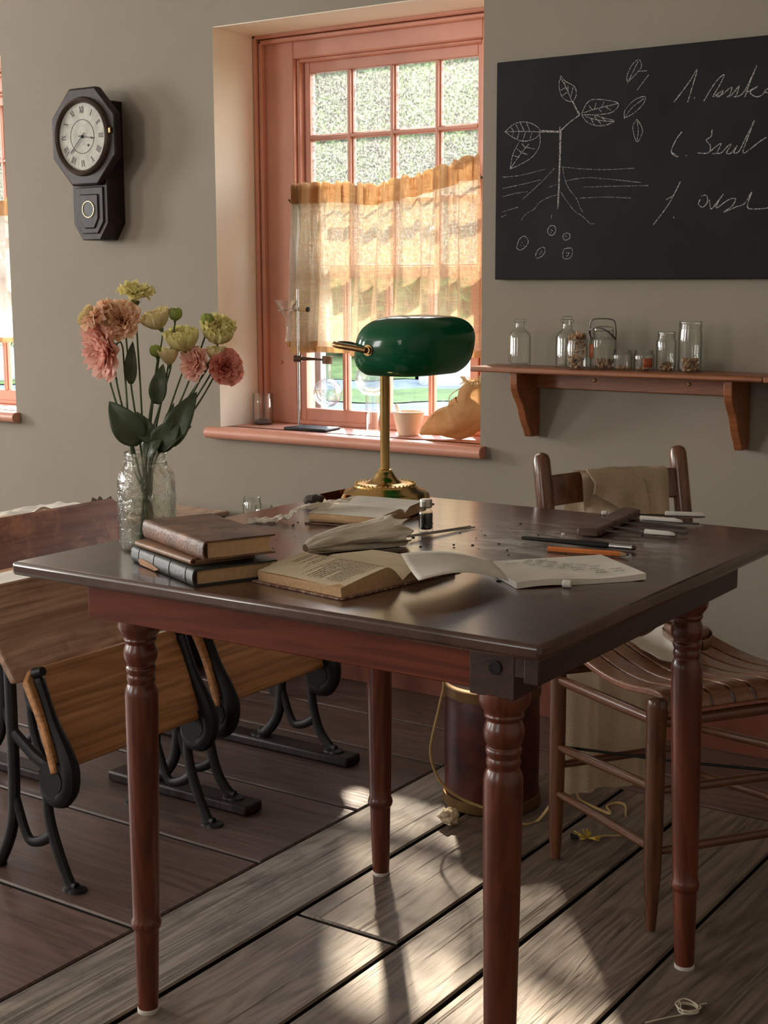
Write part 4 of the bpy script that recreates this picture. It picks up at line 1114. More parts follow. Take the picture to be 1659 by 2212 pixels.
def leaf(mb, base, tip, width, normal, bend=.15, seed=0):
    base, tip = Vector(base), Vector(tip)
    d = tip - base; L = d.length; d.normalize()
    nrm = Vector(normal); nrm = (nrm - d * nrm.dot(d)).normalized(); side = d.cross(nrm)
    def fn(u, v):
        w = width * (math.sin(PI * min(1, (v * .97 + .03) ** .75)) ** .8) * (1 - .15 * v)
        s = u * 2 - 1
        return base + d * (L * v) + side * (w * s) + nrm * (bend * L * math.sin(v * PI) + .22 * w * abs(s) + .05 * w * math.sin(v * 9 + s * 4 + seed))
    mb.grid(fn, 8, 12)
CAMV = Vector((.557, -.815, .17))
def flower(name, label, pos, size, axis, petals, layers, seed, neck, foot, leaves=(), ruffle=.09, calyx=.5, via=None):
    P_ = Vector(pos); A = Vector(axis).normalized()
    size *= 1.3 if layers is OPEN else 1.2
    t = thing(name, label, 'flower', (JX + foot[0], JY + foot[1], TZ + .0085), group='cut flowers in the jar')
    depth = size * (.45 if layers is OPEN else .58)
    base = P_ - A * depth
    nk = Vector((JX + neck[0], JY + neck[1], TZ + .152))
    ft = Vector((JX + foot[0], JY + foot[1], TZ + .0095))
    mids = [Vector(v) for v in via] if via else [nk.lerp(base, .55) + Vector((neck[0], neck[1], 0)) * .25]
    pts = bez([ft, nk.lerp(ft, .45), nk] + mids + [base - A * size * .35, base], 6)
    MB().tube(pts, [.0021 - .0008 * i / len(pts) for i in range(len(pts))], 7).build('stem', M['stem'], t, world=True)
    m = MB(); bloom(m, base, A, size, layers, seed, ruffle)
    m.build('petals', petals, t, world=True, recalc=False)
    c = MB()
    Fm = frame(A)
    for k in range(5):
        a = 2 * PI * k / 5
        o_ = Fm @ Vector((math.cos(a), math.sin(a), 0))
        leaf(c, base - A * size * .12, base + o_ * size * calyx * .55 + A * size * calyx * .8, size * .09, -o_ if False else o_, .1, k)
    c.lathe([(.0015, -.004), (size * .13, 0), (size * .17, size * .12)], n=10, M=Fm, c=base - A * size * .06)
    c.build('calyx', M['stem'], t, world=True, recalc=False)
    for i, (b, tp, w, nm) in enumerate(leaves):
        l = MB(); leaf(l, b, tp, w, nm, .12, seed + i); l.build('leaf', M['leaf'], t, world=True, solid=.0005, recalc=False)
    return t
flower('lisianthus', 'tall pale yellow ruffled flower at the very top of the bouquet', (-1.593, 1.640, 1.172), .0265, (.25, -.15, .9), PET['yellow'], OPEN, 1, (-.006, .004), (.012, .006), ruffle=.11)
flower('lisianthus', 'small cream side bloom at the far left of the bouquet', (-1.657, 1.597, 1.137), .0155, (-.6, -.4, .4), PET['cream'], HALF, 2, (-.015, -.010), (.018, .010))
flower('lisianthus', 'peach ruffled flower at the upper left, the left one of two touching', (-1.640, 1.603, 1.136), .0295, (-.35, -.55, .75), PET['peach'], OPEN, 3, (-.016, -.006), (.020, -.004), ruffle=.12)
flower('lisianthus', 'peach ruffled flower under the top yellow one, with a dark heart', (-1.610, 1.622, 1.130), .0295, (.5, -.75, .35), PET['peach'], OPEN, 4, (-.010, .002), (.014, -.014), ruffle=.12)
flower('lisianthus', 'large salmon pink flower hanging lowest on the left side', (-1.639, 1.604, 1.084), .0345, (-.25, -.9, -.22), PET['pink'], WIDE, 5, (-.018, -.012), (.022, .002), ruffle=.12, via=[(-1.612, 1.628, 1.045)],
       leaves=(((-1.602, 1.630, .955), (-1.624, 1.612, 1.018), .0, (0, -1, 0)),)[:0] + (((-1.588, 1.634, .935), (-1.628, 1.607, 1.003), .0265, CAMV), ((-1.603, 1.632, 1.03), (-1.600, 1.636, 1.098), .011, CAMV)))
flower('lisianthus', 'round cream flower in the upper middle next to the green bud', (-1.567, 1.657, 1.130), .0205, (-.15, -.4, .9), PET['cream'], HALF, 6, (.000, .004), (-.004, -.016))
flower('flower_bud', 'green bud beside the round cream flower', (-1.5425, 1.674, 1.139), .0135, (.2, -.1, 1), PET['green'], BUD, 7, (.006, .006), (-.008, .012))
flower('flower_bud', 'small green bud low in the middle of the bouquet', (-1.570, 1.655, 1.081), .0120, (-.1, -.2, 1), PET['green'], BUD, 8, (.002, -.002), (.004, .014),
       leaves=(((-1.568, 1.652, .998), (-1.558, 1.660, 1.062), .0155, CAMV), ((-1.572, 1.646, .935), (-1.600, 1.640, .985), .016, CAMV)))
flower('lisianthus', 'pale yellow round flower in the centre right above the pink one', (-1.532, 1.680, 1.098), .0245, (.05, -.35, .9), PET['yellow'], HALF, 9, (.010, .008), (-.012, -.006))
flower('lisianthus', 'half-closed cream cup flower left of the pink flower', (-1.552, 1.667, 1.070), .0165, (.0, -.1, 1), PET['cream'], CUP, 10, (.006, -.004), (-.010, .004),
       leaves=(((-1.570, 1.650, .925), (-1.533, 1.670, .975), .022, CAMV),))
flower('lisianthus', 'salmon pink flower in the lower right middle of the bouquet', (-1.516, 1.690, 1.063), .0270, (-.1, -.75, .15), PET['pink'], OPEN, 11, (.014, .004), (-.018, -.002), ruffle=.11)
flower('lisianthus', 'small cream flower tucked behind between the pink and rose flowers', (-1.492, 1.712, 1.077), .0150, (.1, -.1, 1), PET['cream'], HALF, 12, (.014, .012), (-.014, -.010))
flower('lisianthus', 'deep rose flower at the far right of the bouquet', (-1.479, 1.717, 1.056), .0270, (.65, -.35, .1), PET['rose'], OPEN, 13, (.020, .006), (-.022, .002), ruffle=.10,
       leaves=(((-1.556, 1.660, .93), (-1.517, 1.692, 1.017), .0225, CAMV), ((-1.566, 1.655, .922), (-1.521, 1.682, .962), .019, (.5, -.5, .9))))
flower('lisianthus', 'yellow-green ruffled flower at the upper right of the bouquet', (-1.4865, 1.712, 1.110), .0245, (.45, -.35, .75), PET['yellow'], HALF, 14, (.016, .010), (-.016, .006), ruffle=.11,
       leaves=(((-1.585, 1.640, .915), (-1.556, 1.655, .948), .018, (.3, -.8, .5)), ((-1.552, 1.655, .95), (-1.545, 1.668, 1.0), .008, CAMV)))
flower('flower_bud', 'green bud behind the yellow-green flower at the upper right', (-1.501, 1.703, 1.130), .0125, (.1, -.1, 1), PET['green'], BUD, 15, (.012, .014), (-.006, -.010))

# ------------------------------------------------------------------ things on the window sill
SZ = .738
def jar_prof(r, h, neck=.86, th=.002, lip=True):
    a = [(r * .82, 0), (r * .95, h * .02), (r, h * .08), (r, h * .72), (r * .97, h * .78), (r * neck, h * .84), (r * neck, h * .87)]
    a += [(r * (neck + .05), h * .885), (r * neck, h * .905), (r * (neck + .05), h * .925), (r * neck, h * .945), (r * (neck + .03), h * .98), (r * neck, h)]
    b = [(r * neck - th * 1.3, h * .99), (r * neck - th * 1.3, h * .85), (r - th, h * .74), (r - th, h * .1), (r * .75, th * 1.6)]
    return a + b
def glass_jar(name, label, loc, r, h, mat=None, neck=.86, group=None, cat='jar'):
    t = thing(name, label, cat, loc, group=group)
    MB().lathe(jar_prof(r, h, neck), n=32).build('glass_body', mat or M['jar'], t)
    return t
def pods(label, loc, r, h, n, size, seed, heap=0):
    rs = random.Random(seed); m = MB()
    for i in range(n):
        a = rs.random() * 6.3; q = (r - size) * math.sqrt(rs.random()); z = size * .6 + (h - size) * rs.random()
        if heap and i > n * .7: z = h + heap * rs.random() * (1 - (q / r) ** 2); q *= 1.12
        rings = []
        Mx = Matrix.Rotation(rs.random() * 6, 3, Vector((rs.random(), rs.random(), rs.random())).normalized())
        for k in range(5):
            tt = (k + .5) / 5 * PI
            rings.append([Mx @ Vector((math.sin(tt) * math.cos(b) * size * .7, math.sin(tt) * math.sin(b) * size * .5, math.cos(tt) * size)) + Vector((q * math.cos(a), q * math.sin(a), max(z, size))) for b in [g / 6 * 2 * PI for g in range(6)]])
        m.ring(rings)
    m.v = [p + Vector(loc) for p in m.v]
    return tag(m.build('dried_pods', M['pod'], loc=loc), label, 'pods', kind='stuff')
glass_jar('glass_jar', 'clear ribbed glass jar with dark sediment on the left end of the window sill', (-2.866, 3.510, SZ), .0335, .100, neck=.97)
tag(MB().lathe([(.026, .0045), (.029, .008), (.02, .016), (.004, .021)], n=18).move(t=(-2.866, 3.510, SZ)).build('sediment', plain('dark_sediment', (.07, .05, .045), .9), loc=(-2.866, 3.510, SZ)), 'dark sediment in the bottom of the jar on the sill', 'sediment')

rsd = thing('ring_stand', 'laboratory ring stand with a black base plate on the window sill', 'stand', (-2.695, 3.475, SZ))
RXX, RYY = -2.702, 3.487
MB().prism([(-.082, -.05), (.082, -.05), (.072, .045), (-.072, .045)], lambda a, b, z: Vector((-2.632 + a, 3.47 + b, SZ + z)), 0, .008).build('base_plate', M['black'], rsd, world=True, bevel=.004)
MB().tube([(RXX, RYY, SZ + .006), (RXX, RYY, 1.168)], .0042, 12).build('rod', M['steel'], rsd, world=True)
FX, FY = -2.731, 3.466
rg = MB().tube([(FX + .0245 * math.cos(a), FY + .0245 * math.sin(a), 1.104) for a in [k / 28 * 2 * PI for k in range(28)]], .0017, 8, loop=True)
rg.tube([(FX + .02, FY + .014, 1.104), (RXX, RYY, 1.104), (RXX + .028, RYY + .012, 1.106)], .0032, 8)
rg.build('funnel_ring', M['steel'], rsd, world=True)
kb = MB().lathe([(.006, 0), (.0075, .002), (.0075, .008), (.005, .01)], n=14, M=Matrix.Rotation(R(90), 3, 'Y')).move(t=(RXX + .026, RYY + .011, 1.106))
kb.build('clamp_knob', M['black'], rsd, world=True)
MB().tube([(RXX + .006, RYY, 1.106), (RXX + .026, RYY + .01, 1.106)], .0055, 12).build('cork_sleeve', plain('cork_sleeve', (.5, .36, .18), .7), rsd, world=True)
KX, KY = -2.617, 3.524
cl = MB().tube([(RXX - .012, RYY - .005, .954), (RXX + .010, RYY + .004, .954)], .0105, 12)
cl.tube([(RXX + .008, RYY + .004, .954), (RXX + .045, RYY + .02, .953), (KX - .012, KY - .006, .951)], [.006, .004, .003], 10)
cl.build('clamp_arm', plain('dark_clamp', (.1, .06, .04), .45, .6), rsd, world=True)
MB().lathe([(.0145, -.012), (.0165, -.011), (.0165, .011), (.0145, .012)], (KX, KY, .951), 20).build('clamp_jaw', M['cork'], rsd, world=True)
tag(MB().lathe([(.036, .030), (.0357, .0285), (.0075, -.024), (.0035, -.031), (.0035, -.085), (.0045, -.096), (.0035, -.096), (.0022, -.085), (.0024, -.03), (.006, -.022), (.0345, .0288)], (FX, FY, 1.104), 32, cap0=False, cap1=False).build('funnel', M['flask'], loc=(FX, FY, 1.0)), 'glass funnel held in the ring of the laboratory stand', 'funnel')

def florence(name, label, c, r, neck_r, neck_h, up=1, base=None):
    """round flask; c is the bulb centre, up=-1 puts the neck below"""
    t = thing(name, label, 'flask', base)
    o = []
    a0 = math.asin(neck_r / r)
    for i in range(25):
        a = PI - .28 - (PI - .28 - a0) * i / 24
        o.append((r * math.sin(a), up * r * math.cos(a)))
    o += [(neck_r, up * (r * math.cos(a0) + neck_h * .15)), (neck_r, up * (r + neck_h * .93)), (neck_r * 1.18, up * (r + neck_h))]
    i_ = [(max(.001, q - .0022), z * (1 if abs(z) > r else .965)) for q, z in o][::-1]
    MB().lathe(o + i_, c, 36).build('glass_body', M['flask'], t, world=True)
    return t
fk = florence('flask', 'small round flask hanging from the clamp of the laboratory stand', (KX, KY, .849), .045, .0125, .068, 1, (KX, KY, .80))
sq = MB()
rs = random.Random(8)
for i in range(5):           # printed capacity mark, seen from behind
    x = -.018 + i * .0085
    pts = [(x, 0), (x + .003, .005), (x + .006, .001), (x + .002, -.003), (x + .006, -.005)] if i % 2 else [(x, -.005), (x + .001, .006), (x + .005, .002), (x + .001, 0), (x + .006, -.005)]
    pv = [Vector((KX + a * .83, KY - .0445 + a * a * 8 + a * .1, .856 + b)) for a, b in pts]
    sq.tube(pv, .0007, 5)
sq.build('printed_mark', plain('orange_print', (.75, .5, .2), .6), fk, world=True)
florence('flask', 'large round flask standing upside down on its wide neck behind the lamp', (-2.432, 3.503, .899), .053, .0225, .108, -1, (-2.432, 3.503, SZ))
bw = thing('mortar', 'cream stoneware mortar bowl behind the brass lamp stem', 'mortar', (-2.292, 3.488, SZ))
MB().lathe([(.028, 0), (.031, .002), (.040, .035), (.047, .066), (.050, .068), (.050, .072), (.046, .072), (.043, .066), (.034, .03), (.02, .012)], n=36).build('bowl', M['ceramic'], bw)
a, b = Vector((-2.302, 3.478, SZ + .022)), Vector((-2.326, 3.470, SZ + .094))
tag(MB().tube([a, a.lerp(b, .3), a.lerp(b, .5), a.lerp(b, .9), b], [.011, .012, .007, .0065, .004], 14).build('pestle', M['chalk'], loc=(a.x, a.y, SZ)), 'white pestle standing in the stoneware mortar', 'pestle')
sk = thing('burlap_sack', 'stuffed burlap sack with a frayed tied top slumped in the window corner', 'sack', (-2.12, 3.47, SZ))
pth = bez([(-2.222, 3.445, SZ + .012), (-2.196, 3.452, SZ + .030), (-2.150, 3.462, SZ + .048), (-2.098, 3.470, SZ + .060), (-2.062, 3.476, SZ + .095), (-2.056, 3.478, SZ + .135), (-2.050, 3.478, SZ + .168)], 5)
rr_ = [.004, .022, .043, .056, .056, .050, .028]
def sack_fn(u, v):
    k = u * (len(pth) - 1); i = min(len(pth) - 2, int(k)); p = pth[i].lerp(pth[i + 1], k - i)
    T = (pth[i + 1] - pth[i]).normalized()
    r = interp(u, [q / 6 for q in range(7)], rr_)
    a = v * 2 * PI
    U = Vector((0, -1, 0)); W_ = T.cross(U).normalized()
    rr = r * (1 + .14 * nz(math.cos(a) * 1.5, math.sin(a) * 1.5, u * 5) + .06 * nz(math.cos(a) * 5, math.sin(a) * 5, u * 14))
    q = p + (U * math.cos(a) * 1.0 + W_ * math.sin(a)) * rr
    q.z = max(q.z, SZ + .001); q.y = min(q.y, 3.552)
    return q
MB().grid(sack_fn, 50, 36).build('cloth_body', M['sack'], sk, world=True)
fy = MB(); rs = random.Random(4)
for k in range(90):
    a = rs.random() * 6.3; r0 = .026
    p = Vector((-2.052 + r0 * math.cos(a), 3.478 + r0 * math.sin(a), SZ + .160))
    o_ = Vector((math.cos(a), math.sin(a), 0))
    fy.tube([p, p + o_ * .010 + Vector((0, 0, .012)), p + o_ * rs.uniform(.012, .03) + Vector((rs.uniform(-.008, .008), 0, rs.uniform(.0, .026)))], .0012, 5)
fy.build('frayed_top', M['straw'], sk, world=True)
ty = MB()
ty.tube([(-2.053 + .031 * math.cos(a), 3.478 + .031 * math.sin(a), SZ + .158) for a in [k / 20 * 2 * PI for k in range(20)]], .0022, 6, loop=True)
ty.tube(bez([(-2.085, 3.455, SZ + .155), (-2.112, 3.43, SZ + .13), (-2.118, 3.43, SZ + .10), (-2.150, 3.425, SZ + .088), (-2.185, 3.425, SZ + .06)], 5), .0012, 6)
ty.build('twine', M['straw'], sk, world=True)

# ------------------------------------------------------------------ wall shelf and its glassware
SHZ = .968
sf = thing('wall_shelf', 'cherry wood wall shelf on scroll brackets under the blackboard', 'shelf', (-1.5, 3.37, .78))
MB().span((-1.922, 3.220, .954), (-1.125, 3.37, SHZ)).build('shelf_board', M['shelf'], sf, world=True, bevel=.004)
MB().span((-1.125, 3.220, .954), (-.6, 3.37, SHZ)).build('shelf_board', M['shelf'], sf, world=True, bevel=.002)
rl = MB().span((-1.80, 3.352, .908), (-1.216, 3.37, .954)); rl.build('back_rail', M['shelf'], sf, world=True, bevel=.002)
for x in (-1.62, -1.36):
    MB().lathe([(.005, 0), (.004, .003), (.001, .004)], n=10, M=Matrix.Rotation(R(90), 3, 'X')).move(t=(x, 3.352, .934)).build('screw', M['brass_dk'], sf, world=True)
prof = [(0, .954), (-.128, .954), (-.128, .925), (-.122, .905), (-.110, .888), (-.096, .872), (-.085, .855), (-.078, .835), (-.066, .815), (-.052, .798), (-.045, .782), (-.04, .778), (0, .778)]
for x in (-1.802, -1.218):
    MB().prism(prof, lambda a, b, d: Vector((d, 3.37 + a, b)), x - .011, x + .011).build('bracket', M['shelf'], sf, world=True, bevel=.002)

def bottle(label, x, y, stopper=False):
    t = thing('glass_bottle', label, 'bottle', (x, y, SHZ))
    r, h = .030, .124
    o = [(r * .9, 0), (r, .004), (r, .076), (r * .9, .087), (.014, .097), (.0125, .101), (.0125, .114), (.0175, .118), (.0175, .123), (.016, .124)]
    i_ = [(.0105, .123), (.0105, .1), (r - .004, .08), (r - .0025, .074), (r - .0025, .008), (r * .7, .005)]
    MB().lathe(o + i_, n=32).build('glass_body', M['jar'], t)
    if stopper: MB().lathe([(.009, .108), (.0105, .122), (.014, .125), (.014, .130), (.008, .133)], n=20).build('glass_stopper', M['jar'], t)
bottle('clear narrow-necked glass bottle at the left end of the wall shelf', -1.816, 3.30)
bottle('clear glass bottle with a stopper behind the jar heaped with pods', -1.686, 3.318, True)
G_ = 'glass jars on the wall shelf'
glass_jar('glass_jar', 'glass jar heaped over the rim with dried pods on the wall shelf', (-1.630, 3.262, SHZ), .0285, .078, neck=.97, group=G_)
pods('dried brown pods heaped over the rim of a shelf jar', (-1.630, 3.262, SHZ), .026, .080, 120, .0062, 1, .016)
tj = glass_jar('glass_jar', 'wire-bail glass jar with an orange label and pods in its base', (-1.570, 3.292, SHZ), .034, .098, neck=.78, group=G_)
bl = MB()
bl.tube(bez([(-.034, 0, .075), (-.036, -.004, .10), (-.030, -.006, .124), (0, -.007, .128), (.030, -.006, .124), (.036, -.004, .10), (.034, 0, .075)], 5), .0017, 8)
bl.tube(bez([(-.034, 0, .078), (-.024, -.03, .098), (0, -.034, .106), (.024, -.03, .098), (.034, 0, .078)], 5), .0017, 8)
bl.build('wire_bail', M['wire'], tj)
MB().lathe([(.024, .096), (.027, .099), (.026, .106), (.012, .110)], n=24).build('glass_lid', M['jar'], tj)
MB().grid(lambda u, v: Vector((.0348 * math.cos(R(205 + 45 * u)), .0348 * math.sin(R(205 + 45 * u)), .030 + .034 * v)), 8, 2).build('paper_label', M['red_label'], tj, solid=.0006)
pods('dried brown pods in the bottom of the wire-bail jar', (-1.570, 3.292, SHZ), .030, .026, 50, .006, 2)
glass_jar('glass_jar', 'small squat glass jar with brown grains, left of the small jar with the orange label', (-1.514, 3.287, SHZ), .0255, .052, neck=.86, group=G_)
pods('thin layer of brown grains in the small squat shelf jar', (-1.514, 3.287, SHZ), .021, .011, 40, .0035, 3)
tj = glass_jar('glass_jar', 'small squat glass jar with an orange label in the middle of the shelf', (-1.455, 3.287, SHZ), .0262, .052, neck=.86, group=G_)
MB().grid(lambda u, v: Vector((.0268 * math.cos(R(290 + 55 * u)), .0268 * math.sin(R(290 + 55 * u)), .010 + .022 * v)), 8, 2).build('paper_label', M['red_label'], tj, solid=.0006)
pods('thin layer of pale grains in the orange-labelled small jar', (-1.455, 3.287, SHZ), .021, .010, 30, .0035, 4)
glass_jar('glass_jar', 'medium glass jar with a layer of pods, left of the tallest jar', (-1.400, 3.295, SHZ), .0252, .098, neck=.86, group=G_)
pods('layer of dried pods in the medium shelf jar', (-1.400, 3.295, SHZ), .022, .022, 40, .0055, 5)
glass_jar('glass_jar', 'tallest glass jar with pods at the right end of the row on the wall shelf', (-1.340, 3.30, SHZ), .0290, .124, neck=.95, group=G_)
pods('dried pods in the bottom of the tallest shelf jar', (-1.340, 3.30, SHZ), .025, .034, 60, .0058, 6)

# ------------------------------------------------------------------ blackboard
bb = thing('blackboard', 'black wall board with a chalk drawing of a plant and handwritten words', 'blackboard', (-1.2, 3.37, 1.195))
MB().span((-1.921, 3.3455, 1.1945), (-.55, 3.368, 1.7585)).build('board', M['slate'], bb, world=True, bevel=.003)
def chalk_mat():
    m, nt, b = newmat('chalk_marks')
    out = nt.nodes['Material Output']
    b.inputs['Base Color'].default_value = (.62, .60, .57, 1); b.inputs['Roughness'].default_value = .9
    tp = N(nt, 'ShaderNodeBsdfTransparent'); mx = N(nt, 'ShaderNodeMixShader')
    nt.links.new(ramp(nt, tex(nt, coords(nt), 420, 2, .6), [(.36, .12), (.62, .85)]), mx.inputs[0])
    nt.links.new(tp.outputs[0], mx.inputs[1]); nt.links.new(b.outputs[0], mx.inputs[2]); nt.links.new(mx.outputs[0], out.inputs[0])
    return m
CHM = chalk_mat()
def faint_mat():
    m = CHM.copy(); m.name = 'faint_chalk_marks'
    for n in m.node_tree.nodes:
        if n.type == 'VALTORGB': n.color_ramp.elements[0].color = (.0, .0, .0, 1); n.color_ramp.elements[1].color = (.5, .5, .5, 1)
    return m
CHF = faint_mat()
def strokes(name, lst, w, mat, gap):
    # strokes that belong to one drawn figure or word make one part
    par = list(range(len(lst)))
    def find(i):
        while par[i] != i: i = par[i]
        return i
    dense = []
    for s in lst:
        q = []
        for a, b in zip(s[:-1], s[1:]):
            q += [(a[0] + (b[0] - a[0]) * k / 6, a[1] + (b[1] - a[1]) * k / 6) for k in range(7)]
        dense.append(q)
    for i in range(len(lst)):
        for j in range(i):
            if find(i) != find(j) and min(math.hypot(a[0] - b[0], a[1] - b[1]) for a in dense[i] for b in dense[j]) < gap:
                par[find(i)] = find(j)
    rs = random.Random(len(lst))
    for g in sorted(set(find(i) for i in range(len(lst)))):
        m = MB()
        for i, s in enumerate(lst):
            if find(i) != g: continue
            pts = bez([(x, 0, z) for x, z in s], 5) if len(s) > 2 else [Vector((s[0][0], 0, s[0][1])).lerp(Vector((s[1][0], 0, s[1][1])), k / 6) for k in range(7)]
            L = []
            for k, p in enumerate(pts):
                d = (pts[min(k + 1, len(pts) - 1)] - pts[max(k - 1, 0)])
                n_ = Vector((-d.z, 0, d.x)).normalized() * w * rs.uniform(.35, .6)
                L.append((p + n_, p - n_))
            for a, b in zip(L[:-1], L[1:]):
                m.add([Vector((q.x, 3.3450, q.z)) for q in (a[0], a[1], b[1], b[0])], [(0, 1, 2, 3)])
        m.build(name, mat, bb, world=True, smooth=False)
strokes('plant_stem_drawing', CH['stem'], .0028, CHM, .012)
strokes('leaf_drawing', CH['leaf'], .0018, CHM, .007)
strokes('pod_drawing', CH['pods'], .0017, CHM, .006)
strokes('root_drawing', CH['roots'], .0019, CHF, .02)
strokes('seed_drawing', CH['seeds'], .0017, CHM, .008)
strokes('chalk_writing', CH['text'], .0024, CHM, .022)

# ------------------------------------------------------------------ wall clock
ck = thing('wall_clock', 'octagonal dark wooden schoolhouse clock on the wall left of the window', 'clock', (-3.387, 3.37, 1.32))
CXk, CZk = -3.389, 1.648
box = MB()
sil = [(-.078, 1.760), (.078, 1.760), (.078, 1.378), (.040, 1.325), (-.040, 1.325), (-.078, 1.378)]
box.prism(sil, lambda a, b, d: Vector((CXk + a, d, b)), 3.292, 3.37)
box.build('case', M['clock_wood'], ck, world=True, bevel=.003)
oc = []
for k in range(8):
    a = R(22.5 + 45 * k); oc.append((.154 * math.cos(a), CZk + .164 * math.sin(a)))
MB().prism(oc, lambda a, b, d: Vector((CXk + a, d, b)), 3.270, 3.300).build('octagonal_frame', M['clock_wood'], ck, world=True, bevel=.007, seg=3)
RX = Matrix.Rotation(R(90), 3, 'X')
def ring_y(prof, y, n=48): return MB().lathe(prof, n=n, M=RX).move(t=(CXk, y, CZk))
MB().lathe([(.103, .0), (.106, .012), (.112, .016), (.119, .012), (.124, .0)], n=56, M=RX, cap0=False, cap1=False).move(t=(CXk, 3.271, CZk)).build('bezel', plain('dark_bezel', (.06, .04, .03), .35, .5), ck, world=True)
ring_y([(.105, 0), (.105, .003)], 3.2705).build('dial', M['dial'], ck, world=True)
nm = MB()
def bar(cx_, a, b, w):
    a, b = Vector((a[0], 0, a[1])), Vector((b[0], 0, b[1])); d = (b - a).normalized(); n_ = Vector((-d.z, 0, d.x)) * w / 2
    return [a + n_, a - n_, b - n_, b + n_]
def numeral(s, hour):
    wid = {'I': .0048, 'V': .0105, 'X': .0105}; tot = sum(wid[c] for c in s); x = -tot / 2; h = .0105
    ang = -2 * PI * hour / 12
    Rm = Matrix.Rotation(-ang, 3, 'Y')
    for c in s:
        w = wid[c]; q = []
        if c == 'I': q = [bar(0, (x + w / 2, -h), (x + w / 2, h), .0026)]
        if c == 'V': q = [bar(0, (x + .001, h), (x + w / 2, -h), .0028), bar(0, (x + w - .001, h), (x + w / 2, -h), .0013)]
        if c == 'X': q = [bar(0, (x + .001, h), (x + w - .001, -h), .0028), bar(0, (x + w - .001, h), (x + .001, -h), .0013)]
        for f in q:
            nm.add([Rm @ (p + Vector((0, 0, .083))) + Vector((CXk, 3.2670, CZk)) for p in f], [(0, 1, 2, 3)])
        x += w
for i, s in enumerate('XII I II III IIII V VI VII VIII IX X XI'.split()): numeral(s, i)
nm.build('numerals', M['black'], ck, world=True, smooth=False)
MB().lathe([(.0515, .0035), (.0515, .0042), (.0535, .0042), (.0535, .0035)], n=48, M=RX, cap0=False, cap1=False).move(t=(CXk, 3.2712, CZk)).build('minute_ring', M['black'], ck, world=True)
def hand(name, ang, L, w, y):
    Rm = Matrix.Rotation(R(ang), 3, 'Y')
    m = MB().prism([(-w, -.016), (w, -.016), (w * .7, L * .7), (w * 2.2, L * .78), (0, L), (-w * 2.2, L * .78), (-w * .7, L * .7)], lambda a, b, d: Rm @ Vector((a, 0, b)) + Vector((CXk, d, CZk)), y, y + .001)
    m.build(name, M['black'], ck, world=True, smooth=False)
hand('hour_hand', 98, .054, .0016, 3.2650); hand('minute_hand', 226, .078, .0013, 3.2635)
kh = MB().lathe([(.005, 0), (.005, .003), (.002, .005)], n=14, M=RX).move(t=(CXk, 3.2670, CZk)).lathe([(.0038, 0), (.0038, .001)], n=12, M=RX, c=(CXk + .026, 3.2668, CZk - .028))
kh.build('hand_arbor', M['black'], ck, world=True)
lt = MB().span((CXk + .118, 3.262, CZk + .002), (CXk + .130, 3.272, CZk + .022)); lt.build('door_latch', M['brass_dk'], ck, world=True, bevel=.003)
for k, (sx, y) in enumerate(((.062, 3.287), (.043, 3.283))):
    zt, zb, zc = 1.492 - k * .022, 1.382 + k * .012, 1.345 + k * .016
    o = [(-sx, zt), (sx, zt), (sx, zb), (sx * .55, zc), (-sx * .55, zc), (-sx, zb)]
    MB().prism(o, lambda a, b, d: Vector((CXk + a, d, b)), y, 3.293).build('door_panel', M['clock_wood'], ck, world=True, bevel=.004)
pr = MB().lathe([(.023, 0), (.0245, .003), (.0265, .003), (.028, 0)], n=36, M=RX, cap0=False, cap1=False).move(t=(CXk, 3.2835, 1.422))
pr.build('pendulum_window_ring', plain('pale_brass', (.55, .42, .22), .35, .9), ck, world=True)
MB().lathe([(.0225, 0), (.0225, .0012)], n=30, M=RX).move(t=(CXk, 3.2835, 1.422)).build('pendulum_window', plain('dark_window', (.02, .02, .016), .5), ck, world=True)

# ------------------------------------------------------------------ chair
FD = Vector((.8367, -.5476, 0)); SD = Vector((.5476, .8367, 0))
BLp = Vector((-1.2735, 2.495, 0))
chair = thing('side_chair', 'wooden ladder-back chair with a slatted saddle seat behind the table', 'chair', BLp)
DEP, WB, WF = .358, .330, .402
def cp_(a, b, z): return BLp + FD * a + SD * b + Vector((0, 0, z))
def lean(z): return -.088 * max(0, (z - .42) / .42) ** 1.1
for b in (0, WB):
    zs = [.004, .05, .16, .28, .40, .50, .60, .70, .80, .828, .838, .843]
    rs_ = [.0105, .0135, .0165, .0172, .0172, .0175, .0178, .0182, .0185, .0182, .015, .007]
    MB().tube([cp_(lean(z), b + (.0 if b == 0 else 0), z) for z in zs], rs_, 18).build('back_post', M['chair'], chair, world=True)
for b in (0, WF):
    bb_ = b if b == 0 else WF
    zs = [.004, .05, .12, .2, .3, .40, .425, .438, .446, .450]
    rs_ = [.0095, .0125, .0165, .0178, .018, .0185, .0205, .021, .018, .008]
    MB().tube([cp_(DEP, bb_, z) for z in zs], rs_, 18).build('front_leg', M['chair'], chair, world=True)
def bar_(name, a, b, r, r2=None):
    a, b = Vector(a), Vector(b)
    MB().tube([a, a.lerp(b, .12), a.lerp(b, .5), a.lerp(b, .88), b], [r * .75, r * .92, r, r * .92, r * .75], 12).build(name, M['chair_bar'], chair, world=True)
bar_('seat_rail', cp_(0, 0, .388), cp_(DEP, 0, .405), .0115)
bar_('seat_rail', cp_(0, WB, .388), cp_(DEP, WF, .405), .0115)
bar_('seat_rail', cp_(DEP, 0, .400), cp_(DEP, WF, .400), .0115)
for z0, z1 in ((.246, .278), (.147, .162)):
    bar_('stretcher', cp_(0, 0, z0), cp_(DEP, 0, z1), .0095)
    bar_('stretcher', cp_(0, WB, z0), cp_(DEP, WF, z1), .0095)
